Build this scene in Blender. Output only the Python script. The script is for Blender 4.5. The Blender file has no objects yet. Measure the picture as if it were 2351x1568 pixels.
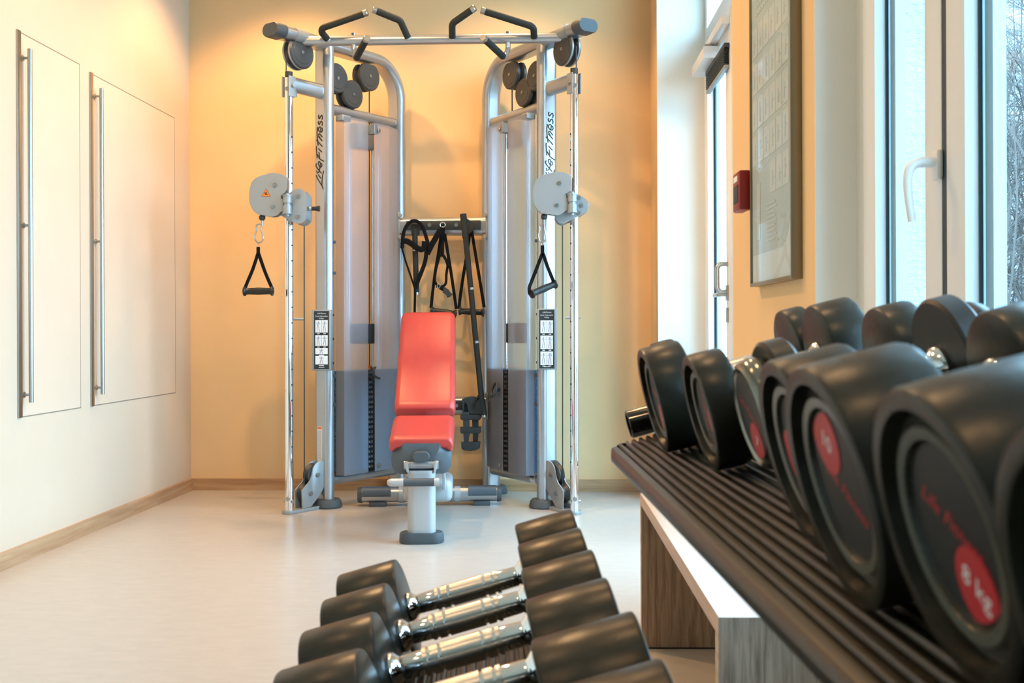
# Gym corner: dual adjustable pulley machine, adjustable bench, dumbbell rack, seen at low eye level.
import bpy, bmesh, math, random
from mathutils import Vector, Matrix
S = bpy.context.scene
COL = S.collection
rnd = random.Random(7)
PI = math.pi
V = Vector

# ------------------------------------------------------------------ materials
def srgb(r, g, b):
    f = lambda c: (c / 255 / 12.92) if c / 255 <= .04045 else ((c / 255 + .055) / 1.055) ** 2.4
    return (f(r), f(g), f(b), 1)

def mat(name, col, rough=.5, metal=0., spec=.5, coat=0., coat_rough=.1, noise=None, bump=None, emit=None):
    m = bpy.data.materials.new(name); m.use_nodes = True
    nt = m.node_tree; b = nt.nodes['Principled BSDF']
    b.inputs['Base Color'].default_value = col if len(col) == 4 else (*col, 1)
    b.inputs['Roughness'].default_value = rough
    b.inputs['Metallic'].default_value = metal
    b.inputs['Specular IOR Level'].default_value = spec
    b.inputs['Coat Weight'].default_value = coat
    b.inputs['Coat Roughness'].default_value = coat_rough
    tc = nt.nodes.new('ShaderNodeTexCoord')
    if noise:
        sc, amt, stretch = noise          # colour mottling: scale, strength, axis stretch
        mp = nt.nodes.new('ShaderNodeMapping'); mp.inputs['Scale'].default_value = stretch
        n = nt.nodes.new('ShaderNodeTexNoise'); n.inputs['Scale'].default_value = sc; n.inputs['Detail'].default_value = 6
        n.inputs['Roughness'].default_value = .62
        mx = nt.nodes.new('ShaderNodeMix'); mx.data_type = 'RGBA'; mx.blend_type = 'MIX'
        c = b.inputs['Base Color'].default_value
        mx.inputs[6].default_value = (c[0] * (1 - amt), c[1] * (1 - amt), c[2] * (1 - amt), 1)
        mx.inputs[7].default_value = (min(1, c[0] * (1 + amt)), min(1, c[1] * (1 + amt)), min(1, c[2] * (1 + amt)), 1)
        rp = nt.nodes.new('ShaderNodeValToRGB'); rp.color_ramp.elements[0].position = .3; rp.color_ramp.elements[1].position = .7
        L = nt.links
        L.new(tc.outputs['Object'], mp.inputs[0]); L.new(mp.outputs[0], n.inputs['Vector'])
        L.new(n.outputs[0], rp.inputs[0]); L.new(rp.outputs[0], mx.inputs[0]); L.new(mx.outputs[2], b.inputs['Base Color'])
    if bump:
        sc, st, stretch = bump
        mp2 = nt.nodes.new('ShaderNodeMapping'); mp2.inputs['Scale'].default_value = stretch
        n2 = nt.nodes.new('ShaderNodeTexNoise'); n2.inputs['Scale'].default_value = sc; n2.inputs['Detail'].default_value = 4
        bp = nt.nodes.new('ShaderNodeBump'); bp.inputs['Strength'].default_value = st; bp.inputs['Distance'].default_value = .01
        nt.links.new(tc.outputs['Object'], mp2.inputs[0]); nt.links.new(mp2.outputs[0], n2.inputs['Vector'])
        nt.links.new(n2.outputs[0], bp.inputs['Height']); nt.links.new(bp.outputs[0], b.inputs['Normal'])
    if emit:
        b.inputs['Emission Color'].default_value = emit[0]; b.inputs['Emission Strength'].default_value = emit[1]
    return m

def wood(name, light, dark, axis, scale=18, rough=.45):
    m = bpy.data.materials.new(name); m.use_nodes = True; nt = m.node_tree; b = nt.nodes['Principled BSDF']
    tc = nt.nodes.new('ShaderNodeTexCoord'); mp = nt.nodes.new('ShaderNodeMapping')
    mp.inputs['Scale'].default_value = [(.055 if i == axis else 1) for i in range(3)]
    n = nt.nodes.new('ShaderNodeTexNoise'); n.inputs['Scale'].default_value = scale * 3; n.inputs['Detail'].default_value = 8; n.inputs['Roughness'].default_value = .6
    n.inputs['Distortion'].default_value = .6
    r = nt.nodes.new('ShaderNodeValToRGB'); r.color_ramp.elements[0].position = .36; r.color_ramp.elements[1].position = .64
    r.color_ramp.elements[0].color = dark; r.color_ramp.elements[1].color = light
    L = nt.links; L.new(tc.outputs['Object'], mp.inputs[0]); L.new(mp.outputs[0], n.inputs['Vector']); L.new(n.outputs[0], r.inputs[0])
    L.new(r.outputs[0], b.inputs['Base Color']); b.inputs['Roughness'].default_value = rough
    return m

def sheet(name, clear, tint, rough, ior=1.06, refr=0.):
    """frosted or clear sheet: part see-through, part scattering"""
    m = bpy.data.materials.new(name); m.use_nodes = True; nt = m.node_tree; nt.nodes.remove(nt.nodes['Principled BSDF'])
    out = nt.nodes['Material Output']
    tr = nt.nodes.new('ShaderNodeBsdfTransparent'); tr.inputs[0].default_value = (*tint, 1)
    L = nt.links; last = tr.outputs[0]
    if refr:
        rf = nt.nodes.new('ShaderNodeBsdfRefraction'); rf.inputs['IOR'].default_value = ior; rf.inputs['Roughness'].default_value = rough
        rf.inputs['Color'].default_value = (*tint, 1)
        mx = nt.nodes.new('ShaderNodeMixShader'); mx.inputs[0].default_value = refr
        L.new(last, mx.inputs[1]); L.new(rf.outputs[0], mx.inputs[2]); last = mx.outputs[0]
    if clear < 1:
        d = nt.nodes.new('ShaderNodeBsdfDiffuse'); d.inputs[0].default_value = (.80, .84, .93, 1)
        tl = nt.nodes.new('ShaderNodeBsdfTranslucent'); tl.inputs[0].default_value = (.80, .84, .93, 1)
        m2 = nt.nodes.new('ShaderNodeMixShader'); m2.inputs[0].default_value = .4
        L.new(d.outputs[0], m2.inputs[1]); L.new(tl.outputs[0], m2.inputs[2])
        m3 = nt.nodes.new('ShaderNodeMixShader'); m3.inputs[0].default_value = 1 - clear
        L.new(last, m3.inputs[1]); L.new(m2.outputs[0], m3.inputs[2]); last = m3.outputs[0]
    gl = nt.nodes.new('ShaderNodeBsdfGlossy'); gl.inputs['Roughness'].default_value = min(.5, rough + .08) if rough else .0
    fr = nt.nodes.new('ShaderNodeLayerWeight'); pw = nt.nodes.new('ShaderNodeMath'); pw.operation = 'POWER'; pw.inputs[1].default_value = 5
    ma = nt.nodes.new('ShaderNodeMath'); ma.operation = 'MULTIPLY_ADD'; ma.inputs[1].default_value = .14; ma.inputs[2].default_value = .015
    L.new(fr.outputs['Facing'], pw.inputs[0]); L.new(pw.outputs[0], ma.inputs[0])
    m4 = nt.nodes.new('ShaderNodeMixShader')
    L.new(ma.outputs[0], m4.inputs[0]); L.new(last, m4.inputs[1]); L.new(gl.outputs[0], m4.inputs[2]); L.new(m4.outputs[0], out.inputs[0])
    return m

APRICOT = (.84, .57, .30)
M = {}
M['wall'] = mat('apricot wall paint', APRICOT, .75, spec=.2, noise=(2.2, .03, (1, 1, 1)), bump=(60, .03, (1, 1, 1)))
M['wall_cream'] = mat('cream wall paint', (.68, .58, .45), .7, spec=.25, noise=(2.2, .025, (1, 1, 1)), bump=(50, .03, (1, 1, 1)))
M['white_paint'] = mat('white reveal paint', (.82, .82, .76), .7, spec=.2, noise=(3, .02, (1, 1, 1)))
M['ceiling'] = mat('ceiling paint', (.85, .8, .7), .8, spec=.2)
M['panel'] = mat('cream cupboard front', (.705, .60, .47), .5, spec=.3, noise=(2.5, .03, (1, 1, 1)))
M['gap'] = mat('shadow joint', (.26, .22, .17), .9)
M['floor'] = mat('marbled linoleum', (.48, .445, .40), .30, spec=.42, noise=(12, .06, (1, 2.4, 1)))
M['skirting'] = wood('skirting wood', srgb(196, 160, 120), srgb(168, 126, 86), 0, 10)
M['skirting_y'] = wood('skirting wood along depth', srgb(196, 165, 130), srgb(168, 130, 96), 1, 10)
M['silver'] = mat('silver powder coat', (.47, .50, .525), .30, metal=.8, spec=.5)
M['silver_plate'] = mat('silver grey plate', (.34, .37, .38), .42, metal=.35)
M['chrome'] = mat('chrome', (.86, .87, .88), .05, metal=1)
M['dull_chrome'] = mat('dulled chrome', (.22, .22, .19), .16, metal=.85)
M['steel'] = mat('brushed steel', (.46, .46, .44), .28, metal=1)
M['rubber'] = mat('black rubber', (.014, .014, .013), .40, spec=.45, noise=(30, .3, (1, 1, 1)))
M['dumb'] = mat('dumbbell rubber', (.0165, .0160, .0115), .32, spec=.28, noise=(11, .72, (1, 2.2, 1)), bump=(40, .06, (1, 1, 1)))
M['dumb_face'] = mat('dumbbell face', (.013, .014, .014), .42, spec=.3)
M['dumb_ring'] = mat('dumbbell moulded ring', (.07, .07, .055), .28, spec=.5)
M['grey_rubber'] = mat('slate rubber', (.07, .085, .095), .55, spec=.35)
M['foam'] = mat('black foam', (.026, .030, .027), .65, spec=.25)
M['plastic'] = mat('black plastic', (.028, .034, .034), .45)
M['pulley'] = mat('dark pulley plastic', (.05, .052, .05), .42)
M['webbing'] = mat('black webbing', (.005, .0055, .006), .8, spec=.15, bump=(200, .2, (1, 1, 1)))
M['red'] = mat('red vinyl', srgb(188, 66, 60), .34, spec=.5, noise=(14, .07, (1.6, .5, .5)), bump=(30, .06, (1, .4, .4)))
M['slate'] = mat('slate plastic', (.085, .11, .13), .45)
M['white_metal'] = mat('white lacquered metal', (.43, .45, .455), .3, metal=.1)
M['white_pvc'] = mat('white window profile', (.84, .85, .84), .3, spec=.45)
M['cream_pvc'] = mat('pale window profile', (.80, .76, .68), .35)
M['gasket'] = mat('dark gasket', (.02, .045, .06), .6)
M['spacer'] = mat('glazing spacer', (.42, .60, .68), .4)
M['glass'] = sheet('window glass', 1., (.94, .98, 1.), .0)
M['frost'] = sheet('frosted acrylic', .74, (.95, .96, 1.0), .33, 1.10, .72)
M['weight'] = mat('weight plate', (.008, .15, .30), .5)  # plates are black; blue daylight scattered by the shroud is painted in
M['weight_edge'] = mat('weight plate black', (.02, .025, .025), .5)
M['print_white'] = mat('white print', (.85, .86, .86), .6)
M['print_black'] = mat('black print', (.02, .03, .03), .5)
M['print_grey'] = mat('grey print', (.35, .38, .42), .6)
M['orange'] = mat('orange sticker', srgb(240, 120, 20), .5)
M['logo'] = mat('logo ink', (.012, .016, .012), .5)
M['badge_red'] = mat('red badge', srgb(188, 34, 42), .42)
M['ink_red'] = mat('red lettering', srgb(196, 40, 44), .45)
M['ink_white'] = mat('white lettering', (.8, .8, .78), .5)
M['mat'] = mat('ribbed rubber mat', (.010, .0095, .006), .33, spec=.4, noise=(12, .4, (1, .15, 1)))
M['tray'] = mat('dark steel tray', (.02, .03, .035), .25, metal=.3, spec=.6)
M['legwood'] = wood('grey brown laminate', srgb(160, 138, 118), srgb(114, 94, 78), 2, 34)
M['edgewood'] = wood('pale edge laminate', srgb(196, 164, 136), srgb(170, 136, 108), 1, 12)
M['lam_white'] = mat('pale laminate', (.78, .78, .77), .25, spec=.5)
M['alarm'] = mat('red alarm box', srgb(140, 34, 30), .4)
M['frame_bronze'] = mat('brushed bronze frame', (.26, .22, .14), .35, metal=.7)
M['frame_steel'] = mat('grey frame edge', (.33, .33, .29), .35, metal=.7)
M['poster'] = mat('poster field', (.55, .57, .53), .5)
M['poster_card'] = mat('poster card', (.67, .66, .61), .5)
M['poster_paper'] = mat('poster paper', (.74, .73, .68), .5)
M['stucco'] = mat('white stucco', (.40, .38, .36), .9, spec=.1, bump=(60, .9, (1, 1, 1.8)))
M['twig'] = mat('bare twigs', (.085, .075, .068), .9)
M['snow'] = mat('pale ground', (.10, .105, .10), .95)
M['lamp'] = mat('lamp lens', (.9, .8, .6), .5, emit=((1, .72, .42, 1), 14.))

# knurled chrome
m = mat('knurled chrome', (.66, .66, .64), .27, metal=1); nt = m.node_tree; b = nt.nodes['Principled BSDF']
tc = nt.nodes.new('ShaderNodeTexCoord'); mp = nt.nodes.new('ShaderNodeMapping'); mp.inputs['Scale'].default_value = (760, 760, 760)
ck = nt.nodes.new('ShaderNodeTexVoronoi'); ck.inputs['Scale'].default_value = 1.
bp = nt.nodes.new('ShaderNodeBump'); bp.inputs['Strength'].default_value = .22; bp.inputs['Distance'].default_value = .0004
nt.links.new(tc.outputs['Object'], mp.inputs[0]); nt.links.new(mp.outputs[0], ck.inputs['Vector']); nt.links.new(ck.outputs[0], bp.inputs['Height']); nt.links.new(bp.outputs[0], b.inputs['Normal'])
M['knurl'] = m

# ------------------------------------------------------------------ geometry helpers
def obround(w, h, n=8):
    """stadium section, w along first axis, h along second"""
    pts = []; r = min(w, h) / 2; dx = w / 2 - r; dy = h / 2 - r
    for cx, cy, a0 in ((dx, dy, 0), (-dx, dy, 90), (-dx, -dy, 180), (dx, -dy, 270)):
        for i in range(n + 1):
            a = math.radians(a0 + 90 * i / n); pts.append((cx + r * math.cos(a), cy + r * math.sin(a)))
    out = []
    for p in pts:
        if not out or (abs(p[0] - out[-1][0]) + abs(p[1] - out[-1][1])) > 1e-5: out.append(p)
    if (abs(out[0][0] - out[-1][0]) + abs(out[0][1] - out[-1][1])) < 1e-5: out.pop()
    return out

def rrect(w, h, r, n=5):
    pts = []
    for cx, cy, a0 in ((w / 2 - r, h / 2 - r, 0), (-w / 2 + r, h / 2 - r, 90), (-w / 2 + r, -h / 2 + r, 180), (w / 2 - r, -h / 2 + r, 270)):
        for i in range(n + 1):
            a = math.radians(a0 + 90 * i / n); pts.append((cx + r * math.cos(a), cy + r * math.sin(a)))
    return pts

def circ(r, n=14):
    return [(r * math.cos(2 * PI * i / n), r * math.sin(2 * PI * i / n)) for i in range(n)]

def fillet(path, rad, n=6):
    """round the inner corners of a polyline"""
    path = [V(p) for p in path]; out = [path[0]]
    for i in range(1, len(path) - 1):
        a, b, c = path[i - 1], path[i], path[i + 1]
        u = (a - b); w = (c - b); lu, lw = u.length, w.length; u.normalize(); w.normalize()
        ang = u.angle(w)
        if ang > PI - .02: out.append(b); continue
        d = min(rad / math.tan(ang / 2), lu * .48, lw * .48); r = d * math.tan(ang / 2)
        bis = (u + w).normalized(); cen = b + bis * (r / math.sin(ang / 2))
        p0 = b + u * d - cen; p1 = b + w * d - cen; tot = p0.angle(p1)
        for k in range(n + 1):
            t = k / n; out.append(cen + (p0 * math.sin((1 - t) * tot) + p1 * math.sin(t * tot)) / math.sin(tot))
    out.append(path[-1]); return out

def smooth_path(pts, n=6):
    """Catmull-Rom through the points"""
    P = [V(p) for p in pts]; out = []
    for i in range(len(P) - 1):
        p0 = P[max(0, i - 1)]; p1 = P[i]; p2 = P[i + 1]; p3 = P[min(len(P) - 1, i + 2)]
        for k in range(n):
            t = k / n
            out.append(.5 * ((2 * p1) + (p2 - p0) * t + (2 * p0 - 5 * p1 + 4 * p2 - p3) * t * t + (3 * p1 - p0 - 3 * p2 + p3) * t ** 3))
    out.append(P[-1]); return out

class MB:
    def __init__(s): s.v = []; s.f = []; s.mi = []; s.m = 0
    def add(s, vs, fs):
        o = len(s.v); s.v += [tuple(v) for v in vs]
        for f in fs: s.f.append([o + i for i in f]); s.mi.append(s.m)
        return s
    def _bm(s, bm, mx=None):
        bm.verts.ensure_lookup_table()
        for i, v in enumerate(bm.verts): v.index = i
        vs = [(mx @ v.co if mx else v.co.copy()) for v in bm.verts]
        s.add(vs, [[v.index for v in f.verts] for f in bm.faces]); bm.free(); return s
    def box(s, c, d, bevel=0, rot=None, seg=2):
        bm = bmesh.new(); bmesh.ops.create_cube(bm, size=1)
        for v in bm.verts: v.co = V((v.co.x * d[0], v.co.y * d[1], v.co.z * d[2]))
        if bevel: bmesh.ops.bevel(bm, geom=bm.edges[:] , offset=bevel, segments=seg, affect='EDGES', profile=.5)
        mx = Matrix.Translation(V(c)) @ (rot.to_4x4() if rot else Matrix.Identity(4))
        return s._bm(bm, mx)
    def bounds(s, a, b, bevel=0):
        return s.box([(a[i] + b[i]) / 2 for i in range(3)], [abs(b[i] - a[i]) for i in range(3)], bevel)
    def sweep(s, path, sec, up=(0, 0, 1), closed=False, cap=True, scales=None):
        P = [V(p) for p in path]; n = len(P); k = len(sec); up = V(up); vs = []
        for i, p in enumerate(P):
            if closed: t = (P[(i + 1) % n] - P[i - 1])
            elif i == 0: t = P[1] - P[0]
            elif i == n - 1: t = P[-1] - P[-2]
            else: t = (P[i + 1] - p).normalized() + (p - P[i - 1]).normalized()
            t.normalize(); a = up - t * up.dot(t)
            if a.length < 1e-4: a = V((1, 0, 0)) - t * t.x
            if a.length < 1e-4: a = V((0, 1, 0)) - t * t.y
            a.normalize(); b = t.cross(a); g = scales[i] if scales else 1
            m = 1.
            if not closed and 0 < i < n - 1:
                c = (P[i + 1] - p).normalized().dot(t); m = 1 / max(.5, c)
            vs += [p + a * x * g + b * y * g * m for x, y in sec]
        fs = []
        for i in range(n if closed else n - 1):
            j = (i + 1) % n
            for q in range(k):
                r = (q + 1) % k; fs.append([i * k + q, i * k + r, j * k + r, j * k + q])
        if cap and not closed:
            fs.append(list(range(k))[::-1]); fs.append([(n - 1) * k + q for q in range(k)])
        return s.add(vs, fs)
    def tube(s, path, r, seg=14, **kw):
        P = [V(p) for p in path]; d = (P[-1] - P[0]).normalized() if (P[-1] - P[0]).length > 1e-6 else V((0, 0, 1))
        up = kw.pop('up', None) or ((0, 1, .01) if abs(d.y) < .8 else (0, .01, 1))
        return s.sweep(P, circ(r, seg), up, **kw)
    def cyl(s, a, b, r, r2=None, seg=24, bev=0):
        a, b = V(a), V(b); L = (b - a).length; r2 = r if r2 is None else r2
        pr = [(0, 0), (r - bev, 0), (r, bev), (r2, L - bev), (r2 - bev, L), (0, L)] if bev else [(0, 0), (r, 0), (r2, L), (0, L)]
        return s.lathe(pr, a, b - a, seg)
    def lathe(s, prof, org, axis, seg=28):
        org = V(org); ax = V(axis).normalized(); x = ax.orthogonal().normalized(); y = ax.cross(x); vs = []; fs = []; rings = []
        for r, h in prof:
            if r < 1e-6: rings.append([len(vs)]); vs.append(org + ax * h)
            else:
                rings.append(list(range(len(vs), len(vs) + seg)))
                vs += [org + ax * h + (x * math.cos(2 * PI * i / seg) + y * math.sin(2 * PI * i / seg)) * r for i in range(seg)]
        for A, B in zip(rings, rings[1:]):
            for i in range(seg):
                j = (i + 1) % seg
                if len(A) == 1 and len(B) == 1: break
                if len(A) == 1: fs.append([A[0], B[j], B[i]])
                elif len(B) == 1: fs.append([A[i], A[j], B[0]])
                else: fs.append([A[i], A[j], B[j], B[i]])
        return s.add(vs, fs)
    def prism(s, pts, vec, bevel=0):
        vec = V(vec); n = len(pts); P = [V(p) for p in pts]
        bm = bmesh.new(); a = [bm.verts.new(p) for p in P]; b = [bm.verts.new(p + vec) for p in P]
        bm.faces.new(a); bm.faces.new(b[::-1])
        for i in range(n): bm.faces.new([a[i], b[i], b[(i + 1) % n], a[(i + 1) % n]])
        if bevel:
            bm.edges.ensure_lookup_table()
            ed = [e for e in bm.edges if any(len(f.verts) == n for f in e.link_faces)]
            bmesh.ops.bevel(bm, geom=ed, offset=bevel, segments=2, affect='EDGES', profile=.5)
        bmesh.ops.recalc_face_normals(bm, faces=bm.faces)
        return s._bm(bm)
    def loft(s, rings, cap=True):
        k = len(rings[0]); vs = [p for r in rings for p in r]; fs = []
        for i in range(len(rings) - 1):
            for q in range(k):
                r = (q + 1) % k; fs.append([i * k + q, i * k + r, (i + 1) * k + r, (i + 1) * k + q])
        if cap: fs.append(list(range(k))[::-1]); fs.append([(len(rings) - 1) * k + q for q in range(k)])
        return s.add(vs, fs)
    def sphere(s, c, r, seg=18):
        n = seg // 2
        return s.lathe([(r * math.sin(PI * i / n), -r * math.cos(PI * i / n)) for i in range(n + 1)], c, (0, 0, 1), seg)
    def strap(s, path, w, up=(0, 1, 0), th=.0022, smooth=True, scales=None):
        P = smooth_path(path, 5) if smooth else path
        return s.sweep(P, rrect(th, w, th * .45, 2), up)
    def text(s, body, size, org, ux, uy, depth=.0006, shear=0.):
        cu = bpy.data.curves.new('lettering', 'FONT'); cu.body = body; cu.size = size; cu.align_x = 'CENTER'; cu.align_y = 'CENTER'; cu.shear = shear
        cu.resolution_u = 2
        ob = bpy.data.objects.new('lettering', cu); COL.objects.link(ob)
        me = bpy.data.meshes.new_from_object(ob.evaluated_get(bpy.context.evaluated_depsgraph_get()))
        ux, uy = V(ux).normalized(), V(uy).normalized(); uz = ux.cross(uy)
        s.add([V(org) + ux * v.co.x + uy * v.co.y + uz * depth for v in me.vertices], [list(p.vertices) for p in me.polygons])
        bpy.data.objects.remove(ob); bpy.data.curves.remove(cu); bpy.data.meshes.remove(me); return s

def obj(name, mb, material, parent=None, off=None, angle=35, xf=None):
    me = bpy.data.meshes.new(name)
    vs = [V(v) for v in mb.v]
    if xf: vs = [xf(v) for v in vs]
    if off: vs = [v - V(off) for v in vs]
    me.from_pydata(vs, [], mb.f)
    for mm in (material if isinstance(material, (list, tuple)) else [material]): me.materials.append(M[mm] if isinstance(mm, str) else mm)
    me.polygons.foreach_set('material_index', mb.mi)
    me.polygons.foreach_set('use_smooth', [True] * len(me.polygons)); me.update()
    bm = bmesh.new(); bm.from_mesh(me); bmesh.ops.recalc_face_normals(bm, faces=bm.faces); bm.to_mesh(me); bm.free()
    me.set_sharp_from_angle(angle=math.radians(angle))
    o = bpy.data.objects.new(name, me); COL.objects.link(o)
    if parent: o.parent = parent
    return o

def thing(name, label, cat, loc=(0, 0, 0), rotz=0, group=None):
    o = bpy.data.objects.new(name, None); o.empty_display_size = .1; COL.objects.link(o)
    o.location = loc; o.rotation_euler = (0, 0, rotz); o['label'] = label; o['category'] = cat
    if group: o['group'] = group
    return o

def tag(o, label, cat, group=None, kind=None):
    o['label'] = label; o['category'] = cat
    if group: o['group'] = group
    if kind: o['kind'] = kind
    return o

def struct(name, mb, material, parent=None, **kw):
    o = obj(name, mb, material, parent, **kw)
    if not parent: o['kind'] = 'structure'
    return o

# ------------------------------------------------------------------ room shell
YB, XL, YF, ZC = 5.868, -2.125, -3.6, 3.15
TH = math.radians(1.52)
WO = V((.440, 5.868, 0)); WN = V((math.cos(TH), math.sin(TH), 0)); WU = V((math.sin(TH), -math.cos(TH), 0))
def rw(u, off, z): return WO + WU * u + WN * off + V((0, 0, z))      # right wall: u from the back corner, off into the wall
def rbox(mb, u0, u1, o0, o1, z0, z1, bevel=0):
    rot = Matrix.Rotation(TH, 3, 'Z')
    return mb.box(rw((u0 + u1) / 2, (o0 + o1) / 2, (z0 + z1) / 2), (abs(o1 - o0), abs(u1 - u0), abs(z1 - z0)), bevel, rot)

struct('floor', MB().bounds((XL - .3, YF - .2, -.1), (1.3, YB + .3, 0)), 'floor')
struct('ceiling', MB().bounds((XL - .3, YF - .2, ZC), (1.3, YB + .3, ZC + .2)), 'ceiling')
struct('wall_back', MB().bounds((XL - .3, YB, 0), (.440, YB + .25, ZC)), 'wall')
struct('wall_left', MB().bounds((XL - .25, YF, 0), (XL, YB, ZC)), 'wall_cream')
M['brown_wall'] = mat('brown rear wall', (.22, .17, .12), .7)
struct('wall_front', MB().bounds((XL - .3, YF - .2, 0), (1.3, YF, ZC)), 'brown_wall')
# right wall with a door niche, the window by the rack and an added unseen window further along
UE = 9.6; D0, D1, DZ = .345, 2.511, 3.02; W0, W1, WZ0, WZ1 = 3.512, 5.75, .42, 2.72; X0, X1 = 6.15, 9.2
TW = .245
w = MB(); w.m = 0
rbox(w, 0, D0, 0, .34, 0, ZC); rbox(w, D0, D1, 0, .34, DZ, ZC); rbox(w, D1, W0, 0, TW, 0, ZC)
rbox(w, W0, W1, 0, TW, 0, WZ0); rbox(w, W0, W1, 0, TW, WZ1, ZC); rbox(w, W1, X0, 0, TW, 0, ZC)
rbox(w, X0, X1, 0, TW, 0, WZ0); rbox(w, X0, X1, 0, TW, WZ1, ZC); rbox(w, X1, UE, 0, TW, 0, ZC)
struct('wall_right', w, 'wall')
# white-painted reveals of the niches
r = MB(); e = .003
rbox(r, D0, D0 + e, 0, .26, 0, DZ); rbox(r, D1 - e, D1, 0, .26, 0, DZ); rbox(r, D0, D1, 0, .26, DZ - e, DZ)
struct('trim_1', r, 'white_paint')
r = MB()
for a, b in ((W0, W1), (X0, X1)):
    rbox(r, a, a + e, 0, .09, WZ0, WZ1); rbox(r, b - e, b, 0, .09, WZ0, WZ1); rbox(r, a, b, 0, .09, WZ1 - e, WZ1); rbox(r, a, b, -.02, .09, WZ0 - .02, WZ0 + .012)
struct('trim_2', r, 'white_paint')
r = MB()
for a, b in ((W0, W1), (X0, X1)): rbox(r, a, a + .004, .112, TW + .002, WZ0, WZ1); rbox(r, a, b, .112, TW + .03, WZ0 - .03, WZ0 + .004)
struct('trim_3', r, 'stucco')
# skirting boards
BH, BT = .064, .018
struct('baseboard_back', MB().bounds((XL + BT, YB - BT, 0), (.441, YB, BH)), 'skirting')
struct('baseboard_left', MB().bounds((XL, YF, 0), (XL + BT, YB, BH)), 'skirting_y')
bbm = MB(); rbox(bbm, D1, UE, -BT, 0, 0, BH); rbox(bbm, BT, D0, -BT, 0, 0, BH)
struct('baseboard_right', bbm, 'skirting_y')

# flush cupboard doors in the left wall, each with a steel edge strip and a long bar handle
def cupboard(name, y0, y1, z0, z1, hy, hz0, hz1, mz):
    g = .0045
    d = struct(name, MB().bounds((XL - .01, y0, z0), (XL + .0006, y1, z1)), 'panel')
    gp = MB()
    for a, b in (((y0, z0 - g), (y1 + g, z0)), ((y1, z0), (y1 + g, z1)), ((y0, z1), (y1 + g, z1 + g))):
        gp.bounds((XL - .01, a[0], a[1]), (XL + .0008, b[0], b[1]))
    obj('joint', gp, 'gap', d)
    obj('edge_strip', MB().bounds((XL, y0 - .028, z0 - .004), (XL + .007, y0, z1 + .006), .001), 'steel', d)
    hx = XL + .033; h = MB().cyl((hx, hy, hz0), (hx, hy, hz1), .009, bev=.001)
    h = obj('handle', h, 'steel', d)
    for z in (hz1 - .035, mz, hz0 + .03):
        obj('standoff', MB().cyl((XL + .003, hy, z), (hx, hy, z), .0055, seg=14).cyl((XL + .003, hy, z), (XL + .007, hy, z), .011, seg=16), 'steel', h)
    return d
cupboard('door_1', 4.02, 4.521, .559, 2.045, 4.035, .612, 1.985, 1.30)
cupboard('door_2', 4.645, 5.634, .559, 2.032, 4.668, .606, 1.975, 1.29)

# ------------------------------------------------------------------ glazed door in the niche (white profiles)
def frame_rect(mb, u0, u1, z0, z1, wd, o0, o1, bev=.003):
    rbox(mb, u0, u0 + wd, o0, o1, z0, z1, bev); rbox(mb, u1 - wd, u1, o0, o1, z0, z1, bev)
    rbox(mb, u0 + wd, u1 - wd, o0, o1, z0, z0 + wd, bev); rbox(mb, u0 + wd, u1 - wd, o0, o1, z1 - wd, z1, bev)
DO = .245
fr = MB(); frame_rect(fr, D0, D1, 0, DZ, .07, DO, .33); rbox(fr, D0 + .07, D1 - .07, DO, .33, 2.31, 2.41, .003); rbox(fr, 1.16, 1.22, DO, .33, 0, 2.31, .003)
door = struct('door_3', fr, 'white_pvc')
def glazed(u0, u1, z0, z1, st, parent, lock=0):
    lf = MB(); st2 = st + lock
    rbox(lf, u0, u0 + st, DO - .012, .32, z0, z1, .004); rbox(lf, u1 - st2, u1, DO - .012, .32, z0, z1, .004)
    rbox(lf, u0 + st, u1 - st2, DO - .012, .32, z0, z0 + st, .004); rbox(lf, u0 + st, u1 - st2, DO - .012, .32, z1 - st, z1, .004)
    leaf = obj('leaf', lf, 'white_pvc', parent)
    g = MB(); frame_rect(g, u0 + st, u1 - st2, z0 + st, z1 - st, .007, DO + .018, DO + .026, 0); obj('gasket', g, 'gasket', leaf)
    g = MB(); frame_rect(g, u0 + st + .007, u1 - st2 - .007, z0 + st + .007, z1 - st - .007, .022, DO + .028, DO + .045, 0); obj('spacer', g, 'spacer', leaf)
    g = MB(); rbox(g, u0 + st, u1 - st2, DO + .024, DO + .027, z0 + st, z1 - st); obj('pane', g, 'glass', leaf)
    return leaf
l1 = glazed(D0 + .06, 1.16, .04, 2.30, .10, door, .03)
glazed(1.22, D1 - .06, .04, 2.30, .09, door)
tl = MB(); rbox(tl, D0 + .07, D1 - .07, DO + .04, DO + .043, 2.41, DZ - .07); obj('transom_pane', tl, 'glass', door)
# bow handle, lever and plates on the narrow leaf
zc = 1.052; uh = 1.07
hb = MB().tube(fillet([rw(uh, DO - .012, 1.176), rw(uh, DO - .06, 1.176), rw(uh, DO - .06, zc), rw(uh, DO - .012, zc)], .03), .0105, 14)
hd = obj('door_handle', hb, 'steel', l1)
pl = MB(); rbox(pl, uh - .018, uh + .018, DO - .02, DO - .01, zc - .04, zc + .03, .003); obj('rosette', pl, 'steel', hd)
pl = MB(); rbox(pl, uh - .016, uh + .016, DO - .02, DO - .01, .914, .982, .005); obj('keyhole_plate', pl, 'steel', l1)
lv = MB().tube(fillet([rw(uh, DO - .012, zc - .012), rw(uh, DO - .05, zc - .012), rw(uh - .12, DO - .052, zc - .012)], .016), .0095, 14); obj('lever', lv, 'steel', l1)

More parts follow.
